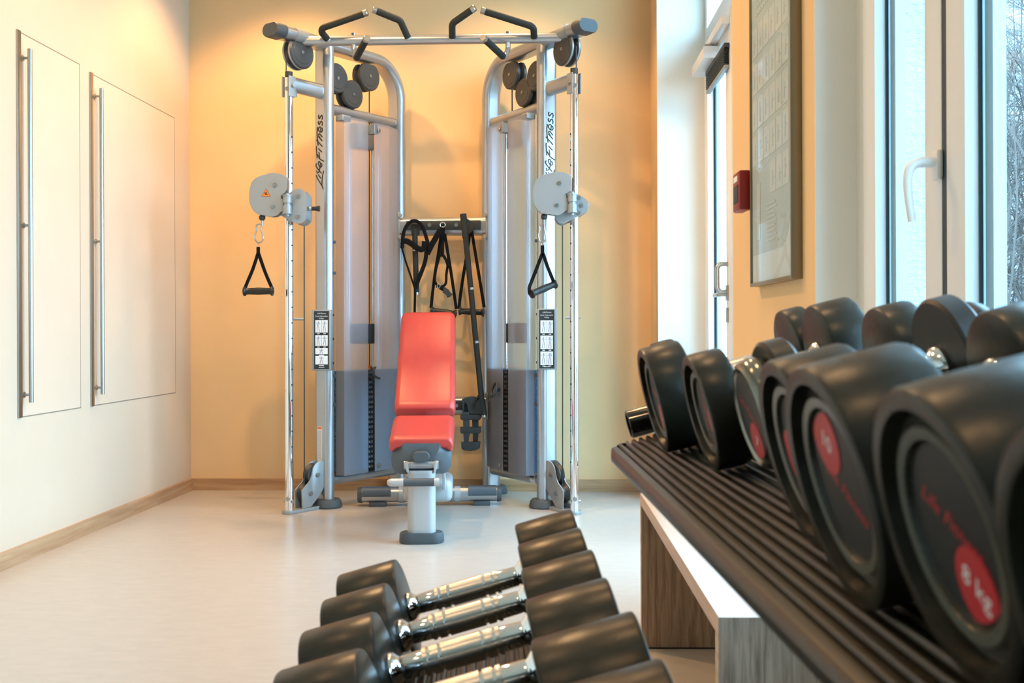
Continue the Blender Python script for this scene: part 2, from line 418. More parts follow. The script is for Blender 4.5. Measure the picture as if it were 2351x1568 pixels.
# door closer with a clear cover, on the head of the door
t = thing('door_closer', 'white door closer box with clear end cover above the glazed door', 'door closer', rw(.7, DO - .01, 2.16))
o = tuple(t.location)
b = MB(); rbox(b, .48, .87, DO - .085, DO - .012, 2.147, 2.20, .004); obj('housing', b, 'white_pvc', t, o)
b = MB(); rbox(b, .45, 1.15, DO - .05, DO - .012, 2.225, 2.262, .003); obj('rail', b, 'white_pvc', t, o)
b = MB(); rbox(b, .70, .82, DO - .07, DO - .03, 2.200, 2.226, .003); obj('arm', b, 'silver_plate', t, o)
b = MB(); rbox(b, .87, .873, DO - .086, DO - .014, 2.146, 2.201); obj('end_cover', b, 'white_pvc', t, o)

# venetian blind drawn up under the head
t = thing('venetian_blind', 'dark slatted venetian blind drawn up at the head of the glazed door', 'blind', rw(.6, DO - .02, 2.05)); o = tuple(t.location)
b = MB(); rbox(b, .60, 1.14, DO - .036, DO - .013, 2.125, 2.145, .002); obj('head_rail', b, 'plastic', t, o)
b = MB()
for i in range(8): rbox(b, .61, 1.13, DO - .036, DO - .013, 2.055 + i * .009, 2.0585 + i * .009)
obj('slats', b, 'plastic', t, o)
b = MB(); rbox(b, .61, 1.13, DO - .034, DO - .013, 2.035, 2.052, .003); obj('bottom_rail', b, 'silver_plate', t, o)

# ------------------------------------------------------------------ casement windows beside the rack
def window(name, u0, u1, z0, z1, splits, handle_u=None):
    f = MB(); fo = .088; frame_rect(f, u0, u1, z0, z1, .13, fo, .118, .003)
    for s_ in splits: rbox(f, s_ - .03, s_ + .03, fo, .118, z0 + .05, z1 - .05, .003)
    wd = struct(name, f, 'cream_pvc')
    edges = [u0] + list(splits) + [u1]
    for a, b in zip(edges, edges[1:]):
        a2 = a + (.112 if a == u0 else .010); b2 = b - (.112 if b == u1 else .010); so = fo - .018
        s = MB(); frame_rect(s, a2, b2, z0 + .11, z1 - .11, .078, so, .106, .004)
        sash = obj('sash', s, 'white_pvc', wd)
        g = MB(); frame_rect(g, a2 + .078, b2 - .078, z0 + .188, z1 - .188, .005, so + .022, so + .027, 0); obj('gasket', g, 'gasket', sash)
        g = MB(); frame_rect(g, a2 + .084, b2 - .084, z0 + .194, z1 - .194, .03, so + .03, so + .05, 0); obj('spacer', g, 'spacer', sash)
        g = MB(); rbox(g, a2 + .075, b2 - .075, so + .027, so + .030, z0 + .185, z1 - .185); obj('pane', g, 'glass', sash)
    for s_ in splits:
        g = MB(); rbox(g, s_ - .0095, s_ + .0095, fo - .0165, fo + .002, z0 + .05, z1 - .05); obj('seal', g, 'gasket', wd)
    return wd
win = window('window_1', W0, W1, WZ0, WZ1, (4.067, 4.87))
window('fill_window', X0, X1, WZ0, WZ1, (7.67,))  # unseen window behind the camera, added to throw front fill light
hu = 4.050
hm = MB(); rbox(hm, hu - .014, hu + .014, .06, .072, 1.133, 1.183, .005)
hn = obj('window_handle', hm, 'white_pvc', win)
gp = [rw(hu, .066, 1.163), rw(hu, .05, 1.163), rw(hu, .034, 1.162), rw(hu, .022, 1.154), rw(hu, .017, 1.136), rw(hu, .018, 1.106), rw(hu, .024, 1.064)]
obj('grip', MB().sweep(smooth_path(gp, 5), obround(.018, .014), (0, 1, 0), scales=[1.35 - .5 * i / 30 for i in range(31)]), 'white_pvc', hn)

# ------------------------------------------------------------------ framed exercise poster and fire alarm call point
PU0, PU1, PZ0, PZ1 = 2.915, 3.399, 1.000, 1.86
t = thing('framed_poster', 'framed exercise chart with rows of small cards on the apricot wall', 'poster', rw((PU0 + PU1) / 2, -.03, PZ0), 0); o = tuple(t.location)
b = MB(); frame_rect(b, PU0, PU1, PZ0, PZ1, .009, -.026, 0, .001); obj('frame', b, 'frame_bronze', t, o)
b = MB(); rbox(b, PU0 + .005, PU1 - .005, -.020, -.004, PZ0 + .005, PZ1 - .005); paper = obj('sheet', b, 'poster_paper', t, o)
b = MB(); q = -.0205
arc = [(PU1 - .022, 1.20)] + [(PU1 - .022 - .105 * (1 - math.cos(a)), 1.20 - .117 * math.sin(a)) for a in [PI / 2 * i / 8 for i in range(1, 9)]]
out = [(PU0 + .014, 1.083)] + [(PU0 + .014, 1.775), (PU1 - .022, 1.775)] + arc
b.prism([rw(u, q, z) for u, z in out], WN * .0006); obj('printed_field', b, 'poster', paper, o)
b = MB()
for row, z in enumerate((1.612, 1.514, 1.418, 1.324, 1.227)):
    for c in range(6):
        if row == 4 and c < 3: continue
        u = PU0 + .02 + c * .0715
        rbox(b, u, u + .0665, q - .0008, q + .0003, z, z + .079)
cards = obj('exercise_cards', b, 'poster_card', paper, o)
b = MB()
for row, z in enumerate((1.612, 1.514, 1.418, 1.324, 1.227)):
    for c in range(6):
        if row == 4 and c < 3: continue
        u = PU0 + .02 + c * .0715 + .03 + rnd.uniform(-.01, .01); h = rnd.uniform(.02, .04)
        rbox(b, u - .006, u + .006, q - .0013, q, z + .016, z + .016 + h); rbox(b, u - .004, u + .004, q - .0013, q, z + .018 + h, z + .027 + h); rbox(b, u + .004, u + .02, q - .0013, q, z + .018 + h * .6, z + .022 + h * .6)
obj('figures', b, 'poster', paper, o)
b = MB()
for i in range(3):
    for k in range(9 - i): rbox(b, PU0 + .07 + k * .026, PU0 + .086 + k * .026, q - .0013, q, 1.757 - i * .02, 1.765 - i * .02)
for i in range(9): rbox(b, PU0 + .2, PU0 + .30 + .012 * math.sin(i * 2.), q - .0013, q, 1.20 - i * .0115, 1.2035 - i * .0115)
rbox(b, PU0 + .075, PU0 + .115, q - .0013, q, 1.12, 1.27)
obj('text_lines', b, 'poster_card', paper, o)
b = MB(); rbox(b, PU0 + .006, PU1 - .006, -.0245, -.0238, PZ0 + .006, PZ1 - .006); obj('glazing', b, 'glass', t, o)

t = thing('fire_alarm', 'red fire alarm call point box on the wall left of the poster', 'fire alarm', rw(2.82, 0, 1.27)); o = tuple(t.location)
b = MB(); rbox(b, 2.80, 2.868, -.022, 0, 1.222, 1.322, .003); obj('back_box', b, 'alarm', t, o)
b = MB(); rbox(b, 2.803, 2.90, -.052, -.020, 1.214, 1.324, .006); hs = obj('housing', b, 'alarm', t, o)
b = MB(); rbox(b, 2.818, 2.885, -.0535, -.05, 1.236, 1.286, .001); obj('break_glass', b, 'gasket', hs, o)
b = MB(); rbox(b, 2.82, 2.875, -.0532, -.05, 1.296, 1.312, .0005); obj('label_strip', b, 'print_white', hs, o)

# ------------------------------------------------------------------ outside: added backdrop wall, ground, bare hedge
struct('ground', MB().bounds((1.35, -12, -.25), (40, 40, -.15)), 'snow')
M['backdrop_paint'] = mat('pale backdrop wall', (.36, .35, .34), .9)
struct('wall_backdrop', MB().bounds((2.6, 14.0, -.2), (11., 14.4, 7.5)), 'backdrop_paint')  # added pale wall, hides the bright sky so the twigs show
def twigs(n, x0, x1, y0, y1, h, seed):
    rr = random.Random(seed); b = MB(); vs = []; fs = []
    def seg(p, q, r0, r1):
        d = (q - p).normalized(); a = d.orthogonal().normalized(); c = d.cross(a); o_ = len(vs)
        for k in range(3):
            an = 2 * PI * k / 3; e_ = a * math.cos(an) + c * math.sin(an); vs.append(p + e_ * r0); vs.append(q + e_ * r1)
        for k in range(3):
            j = (k + 1) % 3; fs.append([o_ + 2 * k, o_ + 2 * j, o_ + 2 * j + 1, o_ + 2 * k + 1])
    def grow(p, d, L, r, dep):
        q = p + d * L; seg(p, q, r, r * .75)
        if dep == 0: return
        for _ in range(3 if dep > 1 else 4):
            nd = (d + V((rr.uniform(-1, 1), rr.uniform(-1, 1), rr.uniform(-.7, .8))) * .75).normalized()
            grow(p + d * L * rr.uniform(.4, 1.), nd, L * rr.uniform(.55, .9), r * .6, dep - 1)
    for _ in range(n):
        p = V((rr.uniform(x0, x1), rr.uniform(y0, y1), -.2)); d = V((rr.uniform(-.25, .25), rr.uniform(-.25, .25), 1)).normalized()
        hh = h * rr.uniform(.6, 1.); q = p
        for k in range(6):
            q2 = q + (d + V((rr.uniform(-.25, .25), rr.uniform(-.25, .25), 0))).normalized() * hh / 6
            seg(q, q2, .015 * (1 - k / 8), .015 * (1 - (k + 1) / 8))
            for _k in range(2): grow(q.lerp(q2, rr.random()), (d * .4 + V((rr.uniform(-1, 1), rr.uniform(-1, 1), rr.uniform(-.3, .8)))).normalized(), rr.uniform(.3, .6), .0055, 3)
            q = q2
    b.add(vs, fs); return b
tag(obj('hedge', twigs(100, 2.9, 5.6, 7.6, 12.0, 4.8, 3), 'twig'), 'tangle of bare winter twigs outside the window', 'hedge', kind='stuff')

# ------------------------------------------------------------------ dual adjustable pulley machine
MO = V((-.68, 5.3, 0)); MRZ = math.radians(1.3)
mach = thing('cable_machine', 'tall silver dual pulley cable machine with frosted weight towers against the apricot wall', 'gym machine', MO, MRZ)
lean = lambda v: V((v.x + .0036 * v.z, v.y, v.z))            # the machine stands a touch out of plumb
def mo(name, mb, m, parent=None, **kw): return obj(name, mb, m, parent or mach, xf=lean, **kw)
SEC_T = obround(.105, .066)
def side(s):
    Ev = V((-.555 * s, .832, 0)); Nv = V((-.832 * s, -.555, 0))
    def P(t, n=0, z=0): return V((s * .741, -.25, 0)) + Ev * t + Nv * n + V((0, 0, z))
    # --- frame
    mo('front_post', MB().sweep([P(.33, 0, .03), P(.33, 0, 2.31)], SEC_T, Nv), 'silver')
    arch = fillet([P(.02, 0, 2.322), P(.872, 0, 2.322), P(.872, 0, .03)], .19, 12)
    mo('arch_frame', MB().sweep(arch, obround(.105, .060), Nv), 'silver')
    cap = MB().sweep([P(-.03, 0, 2.322), P(-.022, 0, 2.322), P(.0, 0, 2.322), P(.035, 0, 2.322)], obround(.114, .066), Nv, scales=[.92, .985, 1, 1])
    mo('end_cap', cap, 'grey_rubber')
    cl = MB().sweep([P(.10, 0, 2.322), P(.18, 0, 2.322)], obround(.112, .067), Nv)
    mo('beam_clamp', cl, 'silver_plate')
    for z, a, b in ((2.008, .33, .872), (.132, .33, .872)):
        mo('cross_tube', MB().tube([P(a, 0, z), P(b, 0, z)], .028, 18), 'silver')
    for t in (.33, .872):
        f = MB().sweep([P(t, 0, 0), P(t, 0, .008), P(t, 0, .034), P(t, 0, .042)], obround(.185, .15), Nv, scales=[.96, 1, .92, .84]); mo('foot', f, 'grey_rubber')
    mo('upper_arm', MB().sweep([P(.095, 0, 2.085), P(.325, 0, 2.085)], obround(.055, .075), Nv), 'silver')
    # --- chrome guide post with its brackets and base plate
    cp = mo('guide_post', MB().cyl(P(.09, 0, .016), P(.09, 0, 2.112), .0212, seg=28), 'chrome')
    mo('post_plug', MB().cyl(P(.09, 0, 2.112), P(.09, 0, 2.142), .0185), 'plastic', cp)
    hl = MB()
    for k in range(22): hl.cyl(P(.09, .0205, .25 + k * .075), P(.09, .0222, .25 + k * .075), .0045, seg=10)
    mo('adjustment_holes', hl, 'gasket', cp)
    br = MB()
    for g in (-1, 1): br.sweep([P(.09, g * .024, 2.02), P(.09, g * .024, 2.118)], rrect(.005, .046, .002), Nv)
    br.box(P(.118, 0, 2.07), (.03, .03, .09), .004, Matrix.Rotation(math.atan2(Ev.y, Ev.x), 3, 'Z')); mo('post_bracket', br, 'silver_plate')
    for g in (-1, 1):
        mo('bolt', MB().cyl(P(.09, g * .026, 2.072), P(.09, g * .038, 2.072), .009, seg=12), 'steel', cp); mo('bolt', MB().cyl(P(.09, g * .021, .06), P(.09, g * .032, .06), .008, seg=12), 'steel', cp)
    for z in (2.055, .075): mo('bolt', MB().lathe([(0, -.006), (.004, -.006), (.0045, -.009), (.0105, -.009), (.011, .004), (0, .004)], V((s * .692, -.195, z)), (0, 1, 0), 18), 'steel', cp)
    bp = [P(.06 + .03 * (1 - math.cos(a)), .034 * math.sin(a)) for a in [math.radians(x) for x in range(-90, 91, 15)]]
    bp = [P(.36, -.034)] + [P(.09 - .034 * math.cos(a), .034 * math.sin(a)) for a in [math.radians(x) for x in range(-90, 91, 15)]] + [P(.36, .034)]
    mo('base_plate', MB().prism(bp, (0, 0, .016), .002), 'silver_plate')
    # --- lower pulley bracket: two S-shaped cheeks
    outl = [(720, 1320), (705, 870), (780, 780), (845, 720), (880, 660), (905, 590), (920, 520), (932, 430), (950, 350), (980, 295), (1010, 260), (1050, 225), (1100, 205), (1185, 210), (1185, 880), (1150, 950), (1060, 1100), (930, 1270), (900, 1320)]
    tz = [(.148 + (x - 705) / 480 * .150, .016 + (1320 - y) / 1115 * .222) for x, y in outl]
    for g in (.020, -.026):
        mo('pulley_cheek', MB().prism([P(t, g, z) for t, z in tz], Nv * .006, .001), 'silver_plate')
    for t, z, r_ in ((.206, .085, .050), (.252, .172, .056)):
        pu = mo('floor_pulley', MB().lathe([(0, -.017), (r_, -.017), (r_ - .012, -.002), (r_ - .012, .002), (r_, .017), (0, .017)], P(t, 0, z), Nv, 32), 'pulley')
        mo('bolt', MB().cyl(P(t, .026, z), P(t, .036, z), .010, seg=12), 'steel', pu)
    # --- cable pulleys with their dark guards
    def guard(t, z, r_, name, cut=None):
        pr = [(0, -.032), (r_ - .006, -.032), (r_, -.026), (r_, -.013), (r_ - .014, -.008), (r_ - .02, 0), (r_ - .014, .008), (r_, .013), (r_, .026), (r_ - .006, .032), (r_ * .72, .032), (r_ * .70, .0335), (0, .0335)]
        mbp = MB().lathe(pr, P(t, 0, z), Nv, 40)
        if cut: mbp.v = [(v[0], v[1], min(v[2], cut)) for v in mbp.v]
        g_ = mo(name, mbp, 'pulley')
        b_ = mo('bolt', MB().lathe([(0, .034), (.004, .034), (.0045, .0365), (.008, .0365), (.0085, .033)], P(t, 0, z), Nv, 18), 'steel', g_)
        rim = MB()
        for q in (-.0195, .0195): rim.lathe([(r_ - .001, q - .0055), (r_ + .0018, q - .004), (r_ + .0018, q + .004), (r_ - .001, q + .0055)], P(t, 0, z), Nv, 40)
        if cut: rim.v = [(v[0], v[1], min(v[2], cut)) for v in rim.v]
        mo('rim', rim, 'silver_plate', g_) if name == 'outer_pulley' else None
        return g_
    guard(.150, 2.245, .079, 'outer_pulley', 2.288)
    guard(.392, 2.165, .076, 'inner_pulley')
    guard(.505, 2.103, .073, 'inner_pulley')
    guard(.630, 2.220, .076, 'inner_pulley', 2.282)
    cb = MB()
    cb.tube([P(.073, 0, 2.245), P(.071, 0, 1.58)], .0028, 8)
    mo('cable', cb, 'plastic')
    mo('cable', MB().tube([P(.19, 0, 1.42), P(.19, 0, .13)], .0028, 8), 'plastic')
    mo('cable', MB().tube([P(.655, 0, 2.19), P(.655, 0, .70)], .0032, 8), 'plastic')
    mo('cable', MB().tube([P(.505, .0, 2.04), P(.505, 0, 2.0)], .0028, 8), 'plastic')
    # --- weight stack
    st = mo('weight_stack', MB().bounds((0, 0, 0), (.001, .001, .001)), 'weight') if False else None
    hz = .165; ph = .0258; rotE = Matrix.Rotation(math.atan2(Ev.y, Ev.x), 3, 'Z')
    base = MB().box(P(.61, 0, .158), (.36, .10, .012), .003, rotE)
    st = mo('weight_stack', base, 'weight_edge')
    for k in range(20):
        z = hz + (19 - k) * ph + ph / 2
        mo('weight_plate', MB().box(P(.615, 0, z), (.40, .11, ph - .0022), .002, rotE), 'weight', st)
        v = 1.25 + 2.5 * k
        tl_ = .604 if s < 0 else .632; lab = MB().box(P(.617, .0552, z), (.085, .0012, ph - .004), 0, rotE)
        lab.m = 1; ux = Ev if s < 0 else -Ev
        lab.text(('%.2f' % v), .0150, P(tl_, .0560, z), ux, (0, 0, 1))
        mo('plate_label', lab, ['weight_edge', 'ink_white'], st)
    mo('guide_rod', MB().cyl(P(.50, 0, .14), P(.50, 0, 2.0), .009, seg=16), 'chrome', st)
    mo('guide_rod', MB().cyl(P(.72, 0, .14), P(.72, 0, 2.0), .009, seg=16), 'chrome', st)
    mo('centre_rod', MB().cyl(P(.668, .01, .68), P(.668, .01, 1.98), .0065, seg=14), 'steel', st)
    mo('stop_block', MB().box(P(.60, 0, .87), (.13, .07, .105), .008, rotE), 'grey_rubber', st)
    mo('stop_block', MB().box(P(.60, 0, 1.90), (.13, .06, .13), .008, rotE), 'silver_plate', st)
    mo('bushing', MB().cyl(P(.655, 0, .685), P(.655, 0, .70), .014), 'orange', st)
    # selector pin on a coiled cord
    zc_ = .648 if s < 0 else .585
    pin = MB().cyl(P(tl_ - .012, .056, zc_ - .008), P(tl_ - .012, .085 if s < 0 else .118, zc_ - .008), .010, seg=16)
    if s < 0: pin.tube(smooth_path([P(.560, .104, zc_ + .040), P(.580, .108, zc_ + .046), P(.562, .110, zc_ + .026), P(.566, .110, zc_ + .012), P(.590, .112, zc_ - .004), P(.612, .112, zc_ - .010)], 5), .0062, 8)
    else: pin.tube([P(.628 + .022 * math.sin(a), .128 + .012 * math.cos(a), zc_ - .008 - .034 * math.cos(a)) for a in [2 * PI * k / 20 for k in range(20)]], .0075, 8, closed=True, up=Nv)
    mo('selector_pin', pin, 'plastic')
    # --- frosted shrouds, each sheet bent back to its post
    def sheet_(tn):
        th = .003; a = [P(t, n, .158) for t, n in tn]; k = len(tn); vs = []; fs = []
        inn = [P(t, n - th, .158) for t, n in tn]
        ring = a + inn[::-1]
        return MB().prism(ring, (0, 0, 1.805))
    mo('shroud', sheet_([(.365, .045), (.368, .098), (.372, .10), (.53, .10), (.548, .092)]), 'frost')
    mo('shroud', sheet_([(.590, .10), (.700, .10), (.706, .098), (.842, .045)]), 'frost')
    bk = MB()
    bk.box(P(.60, .075, 1.93), (.03, .05, .05), .002, rotE); bk.box(P(.39, .07, 1.955), (.06, .05, .03), .004, rotE)
    mo('shroud_bracket', bk, 'silver_plate')
    for t, z in ((.618, 1.925), (.618, .185)): mo('shroud_bolt', MB().cyl(P(t, .10, z), P(t, .108, z), .011, seg=14, bev=.002), 'steel')
    # --- lettering up the front post
    strokes = [[(85, 1185), (120, 1260), (205, 1390), (230, 1455)], [(240, 1125), (215, 1210), (205, 1300), (203, 1395)], [(130, 1180), (160, 1225), (188, 1255)], [(95, 1105), (110, 1165)],
        [(98, 985), (80, 992), (84, 1025), (130, 1090), (196, 1165)], [(128, 1150), (146, 1118), (160, 1075)], [(160, 1075), (172, 1000), (160, 958), (138, 952), (128, 985), (150, 1030), (185, 1050), (203, 1030), (198, 1000), (180, 985)],
        [(92, 665), (90, 730), (105, 885)], [(110, 815), (150, 890), (200, 930), (245, 955)], [(142, 775), (150, 840), (152, 905)], [(132, 712), (165, 750), (205, 787)],
        [(113, 330), (104, 410), (106, 500), (125, 660)], [(90, 558), (140, 610), (212, 688)], [(128, 498), (212, 588)], [(170, 540), (136, 478), (140, 455), (160, 460), (212, 520)],
        [(172, 425), (182, 350), (158, 335), (134, 352), (136, 390), (165, 425), (200, 425), (212, 395), (204, 350)],
        [(140, 225), (128, 255), (150, 285), (170, 250), (195, 235), (212, 275), (205, 320)], [(145, 113), (132, 145), (150, 182), (175, 150), (198, 130), (214, 165), (205, 212)]]
    lg = MB(); kz = 1. / 7.833 / 455; fl = P(.33 - .0332, 0, 0)
    for q, stx in enumerate(strokes):
        pts = [fl + Nv * (-s) * ((x - 162) * kz * 1.22) + V((0, 0, 1.592 + (1455 - y) * kz)) - Ev * (.0006 + .00003 * q) for x, y in stx]
        lg.sweep(smooth_path(pts, 4) if len(pts) > 2 else pts, rrect(.0004, .0060, .0001, 1), Ev)
    mo('lettering', lg, 'logo')
    # --- warning sticker and plugs
    if s < 0:
        wm = MB(); c0 = P(.33 - .0336, -.002, .318); rX = Matrix.Rotation(math.atan2(Nv.y, Nv.x), 3, 'Z')
        wm.box(c0, (.032, .0008, .176), 0, rX); wm.m = 1; wm.box(c0 - Ev * .0005 + V((0, 0, .081)), (.028, .0008, .010), 0, rX); wm.m = 2
        for k in range(30): wm.box(c0 - Ev * .0005 + V((0, 0, .066 - k * .0047)) + Nv * rnd.uniform(-.001, .0), (.024, .0008, .0018), 0, rX)
        mo('warning_sticker', wm, ['print_white', 'orange', 'print_grey'])
    else:
        wm = MB(); rE = rotE; wm.sweep([P(.40, 0, .132), P(.445, 0, .132)], circ(.0286, 18), Nv); wm.m = 1
        for k in range(7): wm.box(P(.405 + k * .006, .027, .138), (.0025, .003, .016), 0, rE)
        mo('barcode_sticker', wm, ['print_white', 'print_black'])
    for z in (1.33, 1.175, .66, .515): mo('plug', MB().cyl(P(.345, .05, z), P(.345, .0555, z), .0085, seg=12), 'grey_rubber')
    # --- instruction placard clipped round the post
    cx = -.5575 * -s if False else s * .5585
    pb = MB().box((cx + s * .001, -.012, .84), (.098, .078, .302), .004); pc = mo('placard', pb, 'silver_plate')
    fy = -.0518; lb = MB().box((cx - .004 * 0, fy, .84), (.075, .0012, .288), 0); lb.m = 1
    fig = MB()
    def cell(x0, x1, z0, z1, n):
        lb.m = 1; lb.bounds((x0, fy - .0012, z0), (x1, fy, z1)); lb.m = 0
        w_ = (x1 - x0) / n
        if n == 2: lb.bounds((x0 + w_ - .0005, fy - .0016, z0), (x0 + w_ + .0005, fy, z1))
        for i in range(n):
            xm = x0 + w_ * (i + .5); h_ = z1 - z0; zt = z1 - .12 * h_; yy = fy - .0016; a_ = rnd.uniform(-.006, .006)
            ln = lambda pts, r_=.0009: fig.tube([V((p[0], yy, p[1])) for p in pts], r_, 6, up=(0, 1, 0))
            fig.cyl((xm, yy, zt - .003), (xm, yy - .0006, zt - .003), .0036, seg=12)
            ln([(xm, zt - .006), (xm + a_ * .3, zt - .35 * h_)], .0022)
            ln([(xm - .007, zt - .8 * h_), (xm - .003 + a_ * .3, zt - .36 * h_)], .0016); ln([(xm + .006, zt - .8 * h_), (xm + .003 + a_ * .3, zt - .36 * h_)], .0016)
            ln([(xm, zt - .010), (xm - .009, zt - .2 * h_), (xm - .007 + a_, zt - .05 * h_)]); ln([(xm, zt - .010), (xm + .009, zt - .2 * h_), (xm + .008 + a_, zt - .05 * h_)])
        lb.m = 1
        for i in range(n): lb.bounds((x0 + w_ * (i + .3), fy - .0012, z0 - .0075), (x0 + w_ * (i + .7), fy, z0 - .0035))
    xa, xb = cx - .031, cx + .031
    if s < 0:
        cell(xa, xb, .877, .939, 2); cell(xa, xb, .811, .864, 2); cell(xa, xb, .770, .800, 1); cell(xa, xb, .719, .762, 1)
    else:
        cell(xa, xb, .870, .933, 2); cell(xa, xb, .791, .858, 2); cell(xa, xb, .713, .779, 2)
    lb.m = 1
    lb.text('Dual Adjustable', .0098, (cx, fy - .0014, .958), (1, 0, 0), (0, 0, 1)); lb.text('Pulley', .0098, (cx, fy - .0014, .947), (1, 0, 0), (0, 0, 1)); lb.text('LifeFitness', .0105, (cx, fy - .0014, .972), (1, 0, 0), (0, 0, 1), shear=.4)
    lb.bounds((cx - .014, fy - .0012, .7035), (cx + .014, fy, .7055))
    mo('placard_print', lb, ['print_black', 'print_white'], pc); mo('figure', fig, 'print_grey', pc)
    sc = MB()
    for z in (.965, .845, .725): sc.cyl((cx - s * .049, -.01, z), (cx - s * .053, -.01, z), .006, seg=10)
    mo('screw', sc, 'plastic', pc)
    mo('peg', MB().cyl(P(.24, -.05, .945) + V((0, 0, 0)), P(.24, -.05, .945) + V((s * .075, -.0, .0)) , .0065, seg=14), 'silver_plate')
    # --- adjustable carriage: swivel housing, hinge, bracket, pull knob
    K = 1 / 10.453 / 486.
    yh = -.305
    hp = ([(-0.6657,-0.3150,1.4843)] if s < 0 else [(0.6778,-0.3150,1.4800)])[0]; hx, hz0 = hp[0], hp[2]
    if s < 0: cxp, czp = 1168, 880
    else: cxp, czp = 1215, 905
    to = lambda pts, y: [V((hx + (x - cxp) * K, y, hz0 + (czp - z) * K)) for x, z in pts]
    hout = [(745, 125), (900, 130), (1000, 155), (1110, 205), (1145, 240), (1148, 440), (1130, 540), (1080, 610), (1000, 665), (995, 735), (1060, 755), (1060, 1045), (1000, 1055), (960, 1100), (880, 1150), (780, 1160), (600, 1130), (440, 1100), (350, 1030), (280, 920), (245, 800), (238, 640), (255, 480), (300, 350), (380, 260), (480, 205), (620, 165)]
    if s > 0: hout = [(x + 50 + (x - 238) * -.003, z + 32) for x, z in hout]
    hout0 = hout
    sm_ = lambda P_, n_: [(p.x, p.y) for p in smooth_path([(x, y, 0) for x, y in P_], n_)]
    hout = sm_(hout0[13:] + hout0[:9], 4) + hout0[9:13]
    h = mo('pulley_housing', MB().prism(to(hout, yh), (0, .006, 0), .001), 'silver_plate')
    mo('back_cheek', MB().prism(to(hout, yh + .046), (0, .006, 0), .001), 'silver_plate', h)
    wc = to([(640, 640)] if s < 0 else [(690, 672)], yh + .026)[0]
    mo('wheel', MB().lathe([(0, -.016), (.058, -.016), (.050, -.003), (.050, .003), (.058, .016), (0, .016)], wc, (0, 1, 0), 40), 'pulley', h)
    lip = [p for p in hout if p[0] < 760 or p[1] > 1120 + (30 if s > 0 else 0)]
    lp = to([p for p in hout0[14:] if p[0] < 800][::-1], yh + .026)
    mo('rim_strip', MB().sweep(lp, rrect(.052, .004, .001), (0, 1, 0)), 'white_metal', h)
    for x, z in (((862, 400), (808, 925)) if s < 0 else ((910, 428), (848, 955))):
        c_ = to([(x, z)], yh)[0]; bb = MB().lathe([(0, -.004), (.004, -.004), (.0042, -.008), (.009, -.008), (.0092, 0), (0, 0)], c_, (0, 1, 0), 18); mo('bolt', bb, 'steel', h)
    hg = MB()
    x0, z0_, z1_ = (1168, 690, 1080) if s < 0 else (1215, 715, 1105)
    a_, b_ = to([(x0, z1_), (x0, z0_)], yh - .008); ln_ = (b_ - a_)
    hg.cyl(a_, a_ + ln_ * .42, .0205, seg=26); hg.cyl(a_ + ln_ * .58, b_, .0205, seg=26); hg.cyl(a_ + ln_ * .4, a_ + ln_ * .6, .016, seg=20)
    hg.cyl(b_, b_ + V((0, 0, .006)), .023, seg=26); hg.cyl(a_ - V((0, 0, .007)), a_, .023, seg=26); hg.cyl(b_, b_ + V((0, 0, .014)), .008, seg=12); hg.cyl(a_ - V((0, 0, .018)), a_, .009, seg=12)
    mo('hinge', hg, 'silver_plate')
    if s < 0: bo = [(1100, 640), (1215, 560), (1300, 505), (1400, 483), (1480, 500), (1550, 570), (1588, 650), (1592, 1150), (1545, 1260), (1440, 1330), (1330, 1320), (1200, 1260), (1020, 1160), (960, 1115), (1000, 1050), (1060, 700)]
    else: bo = [(1080, 610), (1160, 600), (1260, 640), (1370, 690), (1470, 745), (1570, 820), (1620, 920), (1600, 1020), (1540, 1090), (1440, 1150), (1300, 1230), (1130, 1310), (1000, 1370), (900, 1350), (830, 1280), (800, 1200), (850, 1150), (1040, 1080)]
    bo = sm_(bo + bo[:1], 4)[:-1]
    brk = mo('carriage', MB().prism(to(bo, yh + .028), (0, .006, 0), .001), 'silver_plate'); mo('rear_plate', MB().prism(to(bo, yh + .145), (0, .006, 0), .001), 'silver_plate', brk)
    cen = V((0, 0, 0))
    for p in to(bo, yh + .03): cen += p / len(bo)
    edge = [cen + (p - cen) * .93 for p in to(bo, yh + .034)]
    mo('carriage_cover', MB().prism(edge, (0, .111, 0)), 'silver', brk)
    for x, z in (((1395, 655), (1390, 1160)) if s < 0 else ((1440, 950), (1380, 760), (1375, 1130))):
        c_ = to([(x, z)], yh + .028)[0]; mo('bolt', MB().lathe([(0, -.004), (.004, -.004), (.0042, -.007), (.009, -.007), (.0092, 0), (0, 0)], c_, (0, 1, 0), 18), 'steel', brk)
    if s < 0:
        kn = to([(1592, 935), (1650, 935), (1660, 935), (1815, 935)], yh + .09)
        k_ = mo('pull_knob', MB().lathe([(0, 0), (.0095, 0), (.010, .018), (.0135, .032), (.0145, .038), (0, .038)], kn[1], (1, 0, 0), 20), 'plastic')
        mo('knob_shaft', MB().cyl(kn[0], kn[2], .012, .009, seg=18), 'silver_plate', k_)
        tri = to([(642, 495), (758, 688), (535, 685)], yh - .0003)
        wt = MB().prism(tri, (0, -.0005, 0)); mid = sum(tri, V((0, 0, 0))) / 3; wt.m = 1
        wt.prism([mid + (p - mid) * .9 + V((0, -.0004, 0)) for p in tri], (0, -.0005, 0)); wt.m = 0
        wt.prism([V((p[0], p[1] - .001, p[2])) for p in to([(600, 590), (620, 585), (650, 625), (690, 632), (680, 645), (640, 650), (625, 635)], yh)], (0, -.0004, 0)); wt.prism([V((p[0], p[1] - .001, p[2])) for p in to([(640, 575), (665, 575), (665, 620), (640, 615)], yh)], (0, -.0004, 0))
        mo('warning_label', wt, ['print_black', 'orange'], h)
    bl = to([(515, 1180)] if s < 0 else [(548, 1215)], yh + .026)[0]
    cs = mo('cable_stop', MB().sphere(bl, .0155, 22), 'plastic')
